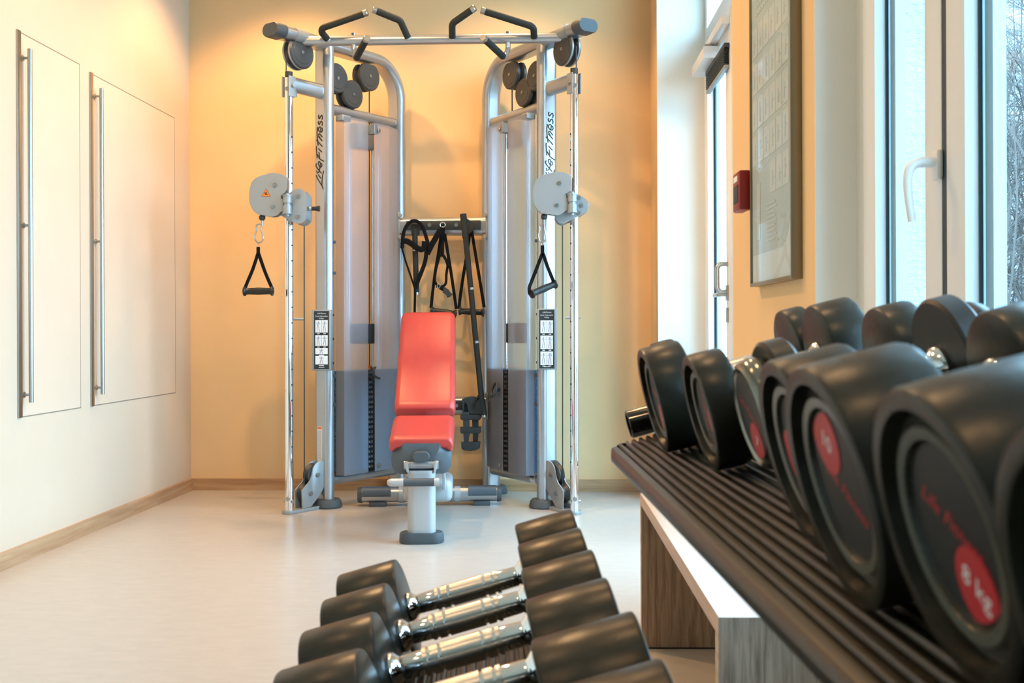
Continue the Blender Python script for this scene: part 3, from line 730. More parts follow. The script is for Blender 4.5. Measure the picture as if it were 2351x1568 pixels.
    mo('ferrule', MB().cyl(bl + V((0, 0, -.040)), bl + V((0, 0, -.012)), .004, .006, seg=14), 'steel', cs)
    return bl
ballL = side(-1); ballR = side(1)

# crossbar with its pull-up grips
CBY, CBZ = -.125, 2.304
mo('crossbar', MB().cyl((-.655, CBY, CBZ), (.655, CBY, CBZ), .0245, seg=28), 'silver')
def grip_bar(pts, rad, name='pull_up_grip'):
    path = fillet(pts, rad, 8); P_ = [V(p) for p in path]
    d = (P_[-1] - P_[-2]).normalized()
    g = mo(name, MB().tube(P_, .0165, 18), 'foam')
    mo('tip', MB().cyl(P_[-1], P_[-1] + d * .024, .0168, seg=20, bev=.003), 'steel', g)
    d0 = (P_[1] - P_[0]).normalized()
    mo('socket', MB().cyl(P_[0] - d0 * .009, P_[0] + d0 * .004, .0142, seg=18), 'silver', g)
    return g
grip_bar([(-0.5089,-0.1500,2.3062),(-0.5391,-0.2000,2.3410),(-0.3174,-0.2400,2.3993)], .03)
grip_bar([(-0.1152,-0.1500,2.3087),(-0.1451,-0.2000,2.3768),(-0.2506,-0.2400,2.4114)], .035)
grip_bar([(0.1011,-0.1500,2.3056),(0.1050,-0.2000,2.3588),(0.1995,-0.2400,2.4090)], .035)
grip_bar([(0.4982,-0.1500,2.3017),(0.4963,-0.2000,2.3380),(0.2681,-0.2400,2.4024)], .03)
for pts in ([(-0.3854,-0.1250,2.3040),(-0.3829,-0.1250,2.2571),(-0.3677,-0.1600,2.2034),(-0.2849,-0.3400,2.2510)], [(0.3709,-0.1250,2.3006),(0.3713,-0.1250,2.2540),(0.3560,-0.1600,2.2006),(0.2667,-0.3400,2.2465)]):
    a = [V(p) for p in pts]
    g = mo('neutral_grip', MB().tube([a[2].lerp(a[3], .08), a[2].lerp(a[3], .96)], .0165, 18), 'foam')
    mo('hook_tube', MB().tube(fillet([a[0], a[1], a[2], a[2].lerp(a[3], .12)], .03, 6), .0125, 16), 'silver', g)
    d = (a[3] - a[2]).normalized(); mo('tip', MB().cyl(a[2].lerp(a[3], .95), a[2].lerp(a[3], .95) + d * .022, .0172, seg=20, bev=.003), 'steel', g)
    mo('nut', MB().cyl(a[0] + V((0, 0, .015)), a[0] + V((0, 0, .036)), .011, seg=14), 'steel', g)

# rear rails that tie the towers, with the accessory strips and hooks
RY = .43
for z, n in ((1.446, 0), (.478, 1)):
    rl = mo('rear_rail', MB().sweep([(-.235, RY, z), (.235, RY, z)], obround(.10, .055), (0, 0, 1)), 'silver')
    hs = MB().box((.005, RY - .031, z + .004), (.40, .010, .05), .002); sp = mo('hook_strip', hs, 'plastic', rl)
    for x in (-.07, .075): mo('screw', MB().lathe([(0, -.003), (.004, -.003), (.0042, -.0055), (.010, -.0055), (.011, 0), (0, 0)], (x, RY - .036, z + .004), (0, 1, 0), 18), 'steel', rl)
    hk = MB()
    for x in ([p[0] for p in [(-0.1432,0.3600,1.4452),(0.0035,0.3600,1.4477),(0.1548,0.3600,1.4432)]] if not n else [p[0] for p in [(0.0112,0.3600,0.4841),(0.1507,0.3600,0.4873)]]): hk.cyl((x, RY - .036, z + .004), (x, RY - .085, z + .012), .008, seg=14)
    mo('hook', hk, 'plastic', rl)
    for g in (-1, 1):
        pl = MB().box((g * .238, RY, z), (.014, .06, .15), .003)
        for dz in (.058, -.058): pl.cyl((g * .228, RY - .032, z + dz), (g * .228, RY - .044, z + dz), .011, seg=12)
        mo('rail_flange', pl, 'silver_plate', rl)

# ------------------------------------------------------------------ stirrup handles and other attachments
def carabiner(pts, y, label):
    t = thing('carabiner', label, 'carabiner', pts[0]); o = tuple(t.location)
    obj('hook', MB().tube(smooth_path(pts + pts[:1], 4)[:-1], .0036, 10, closed=True, up=(0, 1, 0)), 'steel', t, o)
    return t
def grip_lathe(mb, a, b, r):
    a, b = V(a), V(b); L = (b - a).length
    pr = [(0, 0), (.010, 0), (.0105, .003), (.0215, .003), (.0225, .005), (.0225, .010), (.019, .014), (r, .020), (r + .0008, L * .3), (r + .0022, L * .5), (r + .0008, L * .7), (r, L - .020), (.019, L - .014), (.0225, L - .010), (.0225, L - .005), (.0215, L - .003), (.0105, L - .003), (.010, L), (0, L)]
    return mb.lathe(pr, a, b - a, 26)
def stirrup(label, group, ring, legs, grip, top=None, mat_='rubber', w=.0165, name='stirrup_handle'):
    t = thing(name, label, 'exercise handle', ring, 0, group); o = tuple(t.location)
    sm = MB()
    for l in legs: sm.strap(l, w)
    if top: sm.strap(top, w * 1.05, smooth=False, th=.005)
    obj('strap', sm, 'webbing', t, o)
    obj('grip', grip_lathe(MB(), grip[0], grip[1], .0155), 'grey_rubber' if mat_ == 'grey' else 'rubber', t, o)
    if ring: obj('ring', MB().tube([V(ring) + V((.006 * math.cos(a), 0, .008 * math.sin(a))) for a in [2 * PI * k / 16 for k in range(16)]], .0016, 8, closed=True, up=(0, 1, 0)), 'steel', t, o)
    return t
carabiner([(-1.4776,5.0040,1.3959),(-1.4923,5.0040,1.3876),(-1.4901,5.0040,1.3710),(-1.4964,5.0040,1.3482),(-1.4984,5.0040,1.3254),(-1.4878,5.0040,1.3088),(-1.4709,5.0040,1.3088),(-1.4584,5.0040,1.3254),(-1.4627,5.0040,1.3482),(-1.4691,5.0040,1.3710),(-1.4650,5.0040,1.3876)], 0, 'steel carabiner hanging from the left pulley arm')
carabiner([(-0.1314,5.0360,1.3871),(-0.1437,5.0360,1.3769),(-0.1437,5.0360,1.3584),(-0.1497,5.0360,1.3337),(-0.1455,5.0360,1.3111),(-0.1352,5.0360,1.2988),(-0.1229,5.0360,1.3008),(-0.1127,5.0360,1.3172),(-0.1169,5.0360,1.3419),(-0.1211,5.0360,1.3625),(-0.1211,5.0360,1.3789)], 0, 'steel carabiner hanging from the right pulley arm')
stirrup('black stirrup handle with strap hanging level from the left pulley arm', 'stirrup handles on the pulley arms', [(-1.4824,5.0040,1.2943)][0],
    [[(-1.4833,5.0040,1.2570),(-1.5083,5.0040,1.1824),(-1.5333,5.0040,1.1243),(-1.5458,5.0040,1.0932),(-1.5499,5.0040,1.0745)], [(-1.4812,5.0040,1.2570),(-1.4557,5.0040,1.1824),(-1.4323,5.0040,1.1245),(-1.4196,5.0040,1.0955),(-1.4153,5.0040,1.0769)]], [(-1.5562,5.0040,1.0755),(-1.4090,5.0040,1.0758)], [(-1.4824,5.0040,1.2860),(-1.4822,5.0040,1.2487)])
stirrup('blue-lit black stirrup handle hanging tilted from the right pulley arm', 'stirrup handles on the pulley arms', [(-0.1310,5.0360,1.2926)][0],
    [[(-0.1308,5.0360,1.2474),(-0.1573,5.0360,1.1795),(-0.1817,5.0360,1.1178),(-0.1925,5.0000,1.0814),(-0.1903,5.0000,1.0528)], [(-0.1288,5.0360,1.2474),(-0.1080,5.0360,1.1857),(-0.0893,5.0360,1.1385),(-0.0796,5.0800,1.1138),(-0.0733,5.0800,1.0993)]], [(-0.1863,5.0000,1.0528),(-0.0693,5.0850,1.1057)], [(-0.1310,5.0360,1.2844),(-0.1308,5.0360,1.2453)])

AY = 5.632
stirrup('black stirrup handle on the centre hook behind the red backrest', 'stirrup handles on the rear rail', [(-0.6737,5.6320,1.4287)][0],
    [[(-0.6828,5.6320,1.3987),(-0.6963,5.6320,1.3062),(-0.7145,5.6320,1.2022),(-0.7303,5.6320,1.0866),(-0.7392,5.6320,1.0034)], [(-0.6645,5.6340,1.3988),(-0.6501,5.6340,1.3064),(-0.6334,5.6340,1.2024),(-0.6167,5.6340,1.0870),(-0.6047,5.6340,0.9992)]], [(-0.7415,5.6320,0.9918),(-0.6021,5.6320,0.9715)])
stirrup('black stirrup handle on the right hook behind the long dark bar', 'stirrup handles on the rear rail', [(-0.5256,5.6360,1.4289)][0],
    [[(-0.5305,5.6400,1.4062),(-0.5463,5.6400,1.2953),(-0.5644,5.6400,1.1913),(-0.5825,5.6400,1.0757),(-0.5914,5.6400,0.9994)], [(-0.5213,5.6400,1.4108),(-0.5046,5.6400,1.3069),(-0.4879,5.6400,1.2029),(-0.4713,5.6400,1.0991),(-0.4570,5.6400,1.0067)]], [(-0.5937,5.6400,0.9878),(-0.4545,5.6400,0.9790)])
t = thing('buckle_strap', 'black webbing strap with metal ring and plastic buckle on the centre hook', 'exercise strap', [(-0.6746,5.6200,1.4414)][0]); o = tuple(t.location)
b = MB(); b.strap([(-0.6752,5.6250,1.4326),(-0.6794,5.6250,1.3519),(-0.6814,5.6250,1.2757)], .027); b.strap([(-0.6904,5.6220,1.2824),(-0.7064,5.6220,1.2247),(-0.7178,5.6220,1.1786),(-0.7129,5.6220,1.1371),(-0.6873,5.6220,1.1163),(-0.6596,5.6220,1.1325),(-0.6552,5.6220,1.1833),(-0.6484,5.6220,1.2248)], .014); b.strap([(-0.6718,5.6220,1.2824),(-0.6555,5.6220,1.2548),(-0.6461,5.6220,1.2202)], .015); b.strap([(-0.7077,5.6180,1.1231),(-0.6799,5.6180,1.1070),(-0.6590,5.6180,1.0955)], .020)
obj('webbing', b, 'webbing', t, o)
b = MB(); b.prism([(-0.6676,5.6120,1.1183),(-0.6421,5.6120,1.0999),(-0.6328,5.6120,1.0815),(-0.6212,5.6120,1.0769),(-0.6373,5.6120,1.0608),(-0.6512,5.6120,1.0585),(-0.6535,5.6120,1.0723),(-0.6744,5.6120,1.0860)], (0, .010, 0), .002); obj('buckle', b, 'plastic', t, o)
c0 = V([(-0.6954,5.6120,1.1205)][0]); b = MB().tube([c0 + V((.008 * math.cos(a), -.004, .012 * math.sin(a))) for a in [2 * PI * k / 18 for k in range(18)]], .0014, 8, closed=True, up=(0, 1, 0)); obj('metal_ring', b, 'steel', t, o)
c0 = V([(-0.6725,5.6120,1.4429)][0]); b = MB().tube([c0 + V((.0135 * math.cos(a), -.004, .0135 * math.sin(a))) for a in [2 * PI * k / 22 for k in range(22)]], .0018, 8, closed=True, up=(0, 1, 0)); obj('hanging_ring', b, 'chrome', t, o)

t = thing('padded_strap', 'black padded loop harness strap draped over the left hook of the rear rail', 'exercise strap', [(-0.8194,5.6100,1.4636)][0]); o = tuple(t.location)
b = MB(); b.strap([(-0.8845,5.5850,1.3188),(-0.8824,5.5850,1.3647),(-0.8733,5.5850,1.4106),(-0.8527,5.5850,1.4473),(-0.8227,5.5850,1.4633),(-0.7926,5.5850,1.4518),(-0.7717,5.5850,1.4197),(-0.7577,5.5850,1.3784),(-0.7460,5.5850,1.3371),(-0.7436,5.5850,1.3096)], .019, th=.010)
b.strap([(-0.8835,5.5780,1.3572),(-0.8581,5.5780,1.3549),(-0.8327,5.5780,1.3411),(-0.8095,5.5780,1.3228),(-0.7841,5.5780,1.3113),(-0.7680,5.5780,1.3205),(-0.7636,5.5780,1.3549)], .030, th=.006)
b.strap([(-0.6824,5.5900,1.4155),(-0.7076,5.5900,1.3719),(-0.7305,5.5900,1.3329),(-0.7534,5.5900,1.2870)], .030, th=.007); obj('pad', b, 'webbing', t, o)
b = MB(); b.strap([(-0.8873,5.5880,1.3259),(-0.8708,5.5880,1.2639),(-0.8497,5.5880,1.1996),(-0.8310,5.5880,1.1445),(-0.8193,5.5880,1.1078)], .010); b.strap([(-0.7555,5.5880,1.3029),(-0.7645,5.5880,1.2456),(-0.7827,5.5880,1.1951),(-0.8010,5.5880,1.1491),(-0.8147,5.5880,1.1078)], .022, scales=None); b.strap([(-0.8167,5.5850,1.1306),(-0.8186,5.5850,1.0388),(-0.8205,5.5850,0.9470),(-0.8202,5.5850,0.8782)], .013); obj('webbing', b, 'webbing', t, o)

t = thing('short_bar', 'short dark bar hanging behind the padded strap at the left end of the rail', 'exercise bar', [(-0.8231,5.6200,1.4508)][0]); o = tuple(t.location)
b = MB().cyl(*[(-0.8230,5.6200,1.4208),(-0.8146,5.6200,1.0883)], .0145, seg=20); b.prism([(-0.8402,5.6100,1.4498),(-0.7985,5.6100,1.4497),(-0.7982,5.6100,1.3898),(-0.8400,5.6100,1.3899)], (0, .02, 0), .002); obj('shaft', b, 'foam', t, o)
obj('tip', MB().cyl(*[(-0.8146,5.6200,1.0906),(-0.8145,5.6200,1.0744)], .0135, seg=20), 'steel', t, o)
obj('collar', MB().cyl(*[(-0.8202,5.6200,1.3145),(-0.8202,5.6200,1.3053)], .0150, seg=20), 'steel', t, o)

t = thing('long_bar', 'long dark bar leaning from the right hook down to the lower rail', 'exercise bar', [(-0.4697,5.6000,0.4326)][0]); o = tuple(t.location)
obj('shaft', MB().cyl(*[(-0.5581,5.5880,1.4747),(-0.4619,5.5880,0.4565)], .0150, seg=22), 'foam', t, o)
b = MB().cyl(*[(-0.5617,5.5880,1.4976),(-0.5485,5.5880,1.3694)], .0172, seg=22, bev=.002); b.prism([(-0.5507,5.5820,1.4786),(-0.5323,5.5820,1.4672),(-0.5023,5.5820,1.4466),(-0.4977,5.5820,1.4283),(-0.5045,5.5820,1.4123),(-0.5273,5.5820,1.3940),(-0.5457,5.5820,1.3872)], (0, .014, 0), .002); obj('upper_lug', b, 'foam', t, o)
b = MB().cyl(*[(-0.4737,5.5880,0.5479),(-0.4549,5.5880,0.4406)], .0172, seg=22, bev=.002); b.prism([(-0.4677,5.5720,0.5330),(-0.4837,5.5720,0.5214),(-0.5042,5.5720,0.4962),(-0.5041,5.5720,0.4734),(-0.4766,5.5720,0.4553),(-0.4628,5.5720,0.4509)], (0, .014, 0), .002); obj('lower_lug', b, 'foam', t, o)
obj('end_ring', MB().cyl(*[(-0.4577,5.5880,0.4451),(-0.4549,5.5880,0.4291)], .0150, seg=20), 'steel', t, o)
for p_ in ([(-0.5209,5.5880,1.1096),(-0.5197,5.5880,1.0981)], [(-0.4956,5.5880,0.8293),(-0.4944,5.5880,0.8178)]): obj('grip_mark', MB().cyl(*p_, .0154, seg=22), 'white_metal', t, o)

t = thing('foot_plate', 'black moulded foot attachment with cut-outs hanging on the lower rail', 'exercise attachment', [(-0.5287,5.6000,0.2486)][0]); o = tuple(t.location)
f3 = lambda l: None
b = MB(); b.prism([(-0.5742,5.6050,0.5209),(-0.5581,5.6050,0.5302),(-0.5281,5.6050,0.5350),(-0.5005,5.6050,0.5330),(-0.4820,5.6050,0.5262),(-0.4816,5.6050,0.4436),(-0.5346,5.6050,0.4431),(-0.5439,5.6050,0.4660),(-0.5464,5.6050,0.5027),(-0.5626,5.6050,0.5072),(-0.5646,5.6050,0.4429),(-0.5704,5.6050,0.4428)], (0, .035, 0), .003)
b.prism([(-0.5693,5.6050,0.4543),(-0.5358,5.6050,0.4546),(-0.5353,5.6050,0.3329),(-0.5410,5.6050,0.3214),(-0.5409,5.6050,0.2915),(-0.5628,5.6050,0.2913),(-0.5664,5.6050,0.3280)], (0, .02, 0), .002)
for q in ([(-0.5825,5.6000,0.4408),(-0.4743,5.6000,0.4418),(-0.4742,5.6000,0.4211),(-0.4811,5.6000,0.4130),(-0.5755,5.6000,0.4122),(-0.5824,5.6000,0.4202)], [(-0.5834,5.6000,0.3742),(-0.4740,5.6000,0.3753),(-0.4750,5.6000,0.3477),(-0.4808,5.6000,0.3419),(-0.5775,5.6000,0.3410),(-0.5833,5.6000,0.3490)], [(-0.5796,5.6000,0.2962),(-0.4783,5.6000,0.2973),(-0.4827,5.6000,0.2628),(-0.5011,5.6000,0.2535),(-0.5310,5.6000,0.2486),(-0.5656,5.6000,0.2528),(-0.5771,5.6000,0.2618)]): b.prism(q, (0, .03, 0), .003)
obj('body', b, 'plastic', t, o)
b = MB(); b.prism([(-0.5240,5.6280,0.4299),(-0.4893,5.6280,0.4302),(-0.4901,5.6280,0.3265),(-0.4945,5.6280,0.2896),(-0.5188,5.6280,0.2893),(-0.5190,5.6280,0.3262)], (0, .012, 0), .001); b.prism([(-0.5695,5.6280,0.5148),(-0.4862,5.6280,0.5155),(-0.4859,5.6280,0.4418),(-0.5692,5.6280,0.4410)], (0, .012, 0)); obj('strap_plate', b, 'weight_edge', t, o)

# ------------------------------------------------------------------ adjustable bench
BRZ = math.radians(5.5)
bn = thing('workout_bench', 'adjustable workout bench with red seat and raised red backrest', 'gym bench', (-.621, 4.39, 0), BRZ)
bo_ = lambda n, mb, m, p=None, **k: obj(n, mb, m, p or bn, **k)
X = (1, 0, 0)
bo_('front_foot', MB().sweep([(0, .045, 0), (0, .045, .006), (0, .045, .036), (0, .045, .044)], obround(.188, .10), X, scales=[.97, 1, .98, .93]), 'grey_rubber')
bo_('front_post', MB().sweep([(0, .045, .04), (0, .05, .290)], obround(.118, .066), X), 'white_metal')
yk = MB()
yk.loft([[V((x, y, z)) for x, y in obround(w_, d_)] for w_, d_, z in ()] or [[V((x, .05 + y, .286)) for x, y in obround(.118, .066)], [V((x, .05 + y, .302)) for x, y in obround(.120, .06)]])
for g in (-1, 1): yk.prism([(g * .050, .02, .290), (g * .060, .02, .296), (g * .069, .02, .325), (g * .067, .02, .343), (g * .057, .02, .343), (g * .054, .02, .322)], (0, .045, 0), .002)
bo_('yoke', yk, 'white_metal')
hgm = MB().cyl((-.072, .04, .326), (-.046, .04, .326), .0195, seg=24).cyl((-.045, .04, .326), (.045, .04, .326), .0195, seg=24).cyl((.046, .04, .326), (.072, .04, .326), .0195, seg=24)
bo_('hinge_tube', hgm, 'silver')
bm_ = MB().sweep([(0, .015, .363), (0, .30, .385)], obround(.070, .040), X)
sb = bo_('seat_beam', bm_, 'silver')
bo_('beam_cap', MB().sweep([(0, -.002, .3625), (0, .002, .3625), (0, .016, .363)], obround(.074, .042), X, scales=[.88, .98, 1]), 'grey_rubber', sb)
# dark shell under the seat: centre facet forward, two side facets swept back
C0 = [(-.079, .418), (.079, .418), (.102, .402), (.122, .378), (.127, .350), (.125, .318), (.112, .292), (.090, .283), (-.090, .283), (-.112, .292), (-.125, .318), (-.127, .350), (-.122, .378), (-.102, .402)]
Fc = [(-.074, .415), (.074, .415), (.078, .408), (.075, .392), (.068, .372), (.064, .362), (.058, .355), (.05, .350), (-.05, .350), (-.058, .355), (-.064, .362), (-.068, .372), (-.075, .392), (-.078, .408)]
sh = MB().loft([[V((x * .98, .30, z + .03)) for x, z in C0], [V((x, .10, z)) for x, z in C0], [V((x, .065, z)) for x, z in C0], [V((x, .022, z)) for x, z in Fc]])
bo_('seat_shell', sh, 'slate')
# upholstery: rounded pads
def pad(name, L, wd0, wd1, th, loc, tilt, front_cut=0.):
    rings = []; N = 22; ys_ = [0, .0015, .005, .011, .02, .03, .042] + [.042 + (L - .084) * k / 10 for k in range(1, 10)] + [L - q for q in (.042, .03, .02, .011, .005, .0015, 0)]
    for y in ys_:
        t_ = y / L; e_ = min(1, math.sqrt(max(0, 1 - (1 - min(1, y / .04)) ** 2)), math.sqrt(max(0, 1 - (1 - min(1, (L - y) / .04)) ** 2)))
        e_ = .55 + .45 * e_; w_ = (wd0 + (wd1 - wd0) * t_)
        sec = rrect(w_ * (.93 + .07 * (e_ - .55) / .45), th * e_, min(.028, th * e_ * .45), 5)
        ring = []
        for x, z in sec:
            zz = z - th / 2 + (.004 * (1 - (2 * x / w_) ** 2))
            if z < 0 and front_cut and t_ < .35: zz += front_cut * max(0, 1 - (abs(x) / (w_ * .46)) ** 4) * (1 - t_ / .35)
            yy = y + (abs(2 * x / w_) ** 3) * (-.012 if t_ < .5 and front_cut else 0)
            ring.append(V((x, yy, zz)))
        rings.append(ring)
    R_ = Matrix.Rotation(tilt, 3, 'X')
    mb = MB().loft([[R_ @ p + V(loc) for p in r] for r in rings]); return mb
seat = bo_('seat_pad', pad('seat', .345, .268, .276, .078, (0, .028, .442), math.radians(11.5), .042), 'red')
back = bo_('back_pad', pad('back', .685, .278, .270, .085, (0, .398, .541), math.radians(40.5)), 'red')
pb_ = MB(); R_ = Matrix.Rotation(math.radians(40.5), 3, 'X')
pb_.box(V((0, .385, .527)) + R_ @ V((0, .345, -.080)), (.255, .66, .012), .004, R_); bo_('backing_board', pb_, 'slate', back)
pb_ = MB(); R2 = Matrix.Rotation(math.radians(11.5), 3, 'X'); pb_.box(V((0, .03, .442)) + R2 @ V((0, .21, -.083)), (.262, .26, .012), .004, R2); bo_('backing_board', pb_, 'slate', seat)
bo_('back_support', MB().sweep([(0, .40, .44), (0, .78, .74)], rrect(.06, .04, .008), X).sweep([(0, .62, .56), (0, .74, .17)], rrect(.05, .03, .006), X), 'silver')
bo_('spine', MB().sweep(fillet([(0, .05, .21), (0, .30, .15), (0, .96, .10)], .1), rrect(.09, .075, .02), X), 'silver')
bo_('body_casting', MB().box((.008, .62, .148), (.228, .30, .105), .03, None, 4), 'white_metal')
for g, x in ((1, .085), (1, .104)): bo_('lever_arm', MB().sweep([(x, .45, .16), (x, .44, .255)], rrect(.014, .02, .004), X), 'white_metal') if x < .09 else None
gr = MB().cyl((-.070, -.035, .262), (.056, -.035, .262), .0168, seg=22); gr_ = bo_('lift_handle', gr, 'grey_rubber')
bo_('handle_sleeve', MB().lathe([(0, -.066), (.010, -.064), (.0155, -.055), (.017, -.045), (.0172, 0), (0, 0)], (-.072, -.035, .262), (1, 0, 0), 22).cyl((-.084, -.035, .262), (-.070, -.035, .262), .0178, seg=22).cyl((.056, -.035, .262), (.076, -.035, .262), .0178, seg=22), 'white_metal', gr_)
bo_('handle_bracket', MB().sweep(fillet([(.066, -.035, .262), (.066, .03, .262), (.045, .06, .262)], .02), circ(.010), (0, 0, 1)).sweep(fillet([(-.078, -.035, .262), (-.072, .03, .262), (-.045, .06, .262)], .02), circ(.010), (0, 0, 1)), 'white_metal', gr_)
sy = .985
rs = bo_('rear_stabiliser', MB().sweep([(-.345, sy, .056), (.345, sy, .056)], obround(.074, .064), (0, 0, 1)), 'silver')
for g in (-1, 1):
    bo_('end_cap', MB().sweep([(g * .340, sy, .056), (g * .352, sy, .056), (g * .362, sy, .056)], obround(.080, .07), (0, 0, 1), scales=[1, 1, .9]), 'grey_rubber', rs)
    bo_('grip_pad', MB().sweep([(g * .195, sy - .002, .071), (g * .338, sy - .002, .071)], rrect(.052, .072, .02), (0, 0, 1)), 'slate', rs)
    bo_('rubber_foot', MB().box((g * .262, sy, .011), (.085, .06, .022), .003), 'grey_rubber', rs)
    bo_('collar', MB().cyl((g * .125, sy, .056), (g * .155, sy, .056), .041, seg=26), 'white_metal', rs)

# ------------------------------------------------------------------ dumbbell rack (only its near-wall upright is hidden) 
KR = math.radians(4.44)
rk = thing('dumbbell_rack', 'dark two-tier dumbbell rack with ribbed rubber shelf along the window wall', 'dumbbell rack', (0, 0, 0), KR)
T1, T2 = math.radians(14.0), math.radians(15.5)
tz_ = lambda lat: .7405 + math.tan(T1) * (lat - .213)
Y0, Y1 = -.22, 1.445
prof = [(.164, -.018), (.160, -.013), (.1595, -.006), (.162, -.0015), (.165, -.0002), (.1705, -.0002), (.1715, -.004), (.1745, -.004)]
lat = .1752
while lat < .50:
    prof += [(lat, -.0016), (lat + .0010, -.0003), (lat + .0022, .0), (lat + .0034, -.0003), (lat + .0044, -.0016), (lat + .0050, -.0052), (lat + .0090, -.0052)]; lat += .0097
prof += [(.505, -.0005), (.505, -.018)]
def mring(y, clip): return [V((max(l, clip + (l - .159) * .15) if l < clip else l, y, tz_(l) + dz)) for l, dz in prof]
b = MB().loft([mring(Y1, .186), mring(Y1 - .010, .172), mring(Y1 - .030, .163), mring(Y1 - .06, .159), mring(Y0, .159)])
obj('rubber_mat', b, 'mat', rk, angle=30)
b = MB().lathe([(0, 0), (.0165, 0), (.0165, -.004), (.0180, -.0045), (.0195, -.003), (.0195, .33), (0, .33)], (.197, Y1 + .020, .755), (math.cos(T1), 0, math.sin(T1)), 32)
M['gloss'] = mat('glossy black vinyl', (.010, .010, .009), .12, spec=.6)
obj('end_tube', b, 'gloss', rk)
R_ = Matrix.Rotation(-T1, 3, 'Y')
b = MB().box((.335, (Y0 + Y1) / 2 - .03, tz_(.335) - .0235), (.340, Y1 - Y0 - .07, .010), .003, R_); 
obj('upper_shelf', b, 'tray', rk)
lz = lambda lat: .548 + math.tan(T2) * (lat + .027)
R2 = Matrix.Rotation(-T2, 3, 'Y')
def lring(y): return [V((l, y, lz(l) - .0648 / math.cos(T2) + dz)) for l, dz in lp_]
lp_ = [(-.205, -.016), (-.205, -.001)]; lat = -.20
while lat < .135: lp_ += [(lat, -.0012), (lat + .0014, -.0001), (lat + .0030, .0), (lat + .0046, -.0001), (lat + .0060, -.0012), (lat + .0066, -.0042), (lat + .0112, -.0042)]; lat += .0118
lp_ += [(.146, -.001), (.146, -.016)]
obj('rubber_mat', MB().loft([lring(1.40), lring(-.22)]), 'mat', rk, angle=30)
obj('lower_shelf', MB().box((-.030, .58, lz(-.030) - .0668 - .0215), (.33, 1.60, .010), .003, R2), 'tray', rk)
for y in (.96, -.10):
    obj('upright', MB().sweep([(.515, y, .02), (.49, y, .86)], rrect(.05, .07, .008), X), 'tray', rk)
    obj('shelf_arm', MB().sweep([(.50, y, tz_(.49) - .055), (.30, y, tz_(.30) - .05)], rrect(.04, .04, .006), (0, 1, 0)), 'tray', rk)
    obj('shelf_arm', MB().sweep([(.50, y, lz(.49) - .12), (-.17, y, lz(-.17) - .105)], rrect(.04, .04, .006), (0, 1, 0)), 'tray', rk)
    obj('base_foot', MB().box((.27, y, .02), (.56, .07, .04), .006), 'tray', rk)

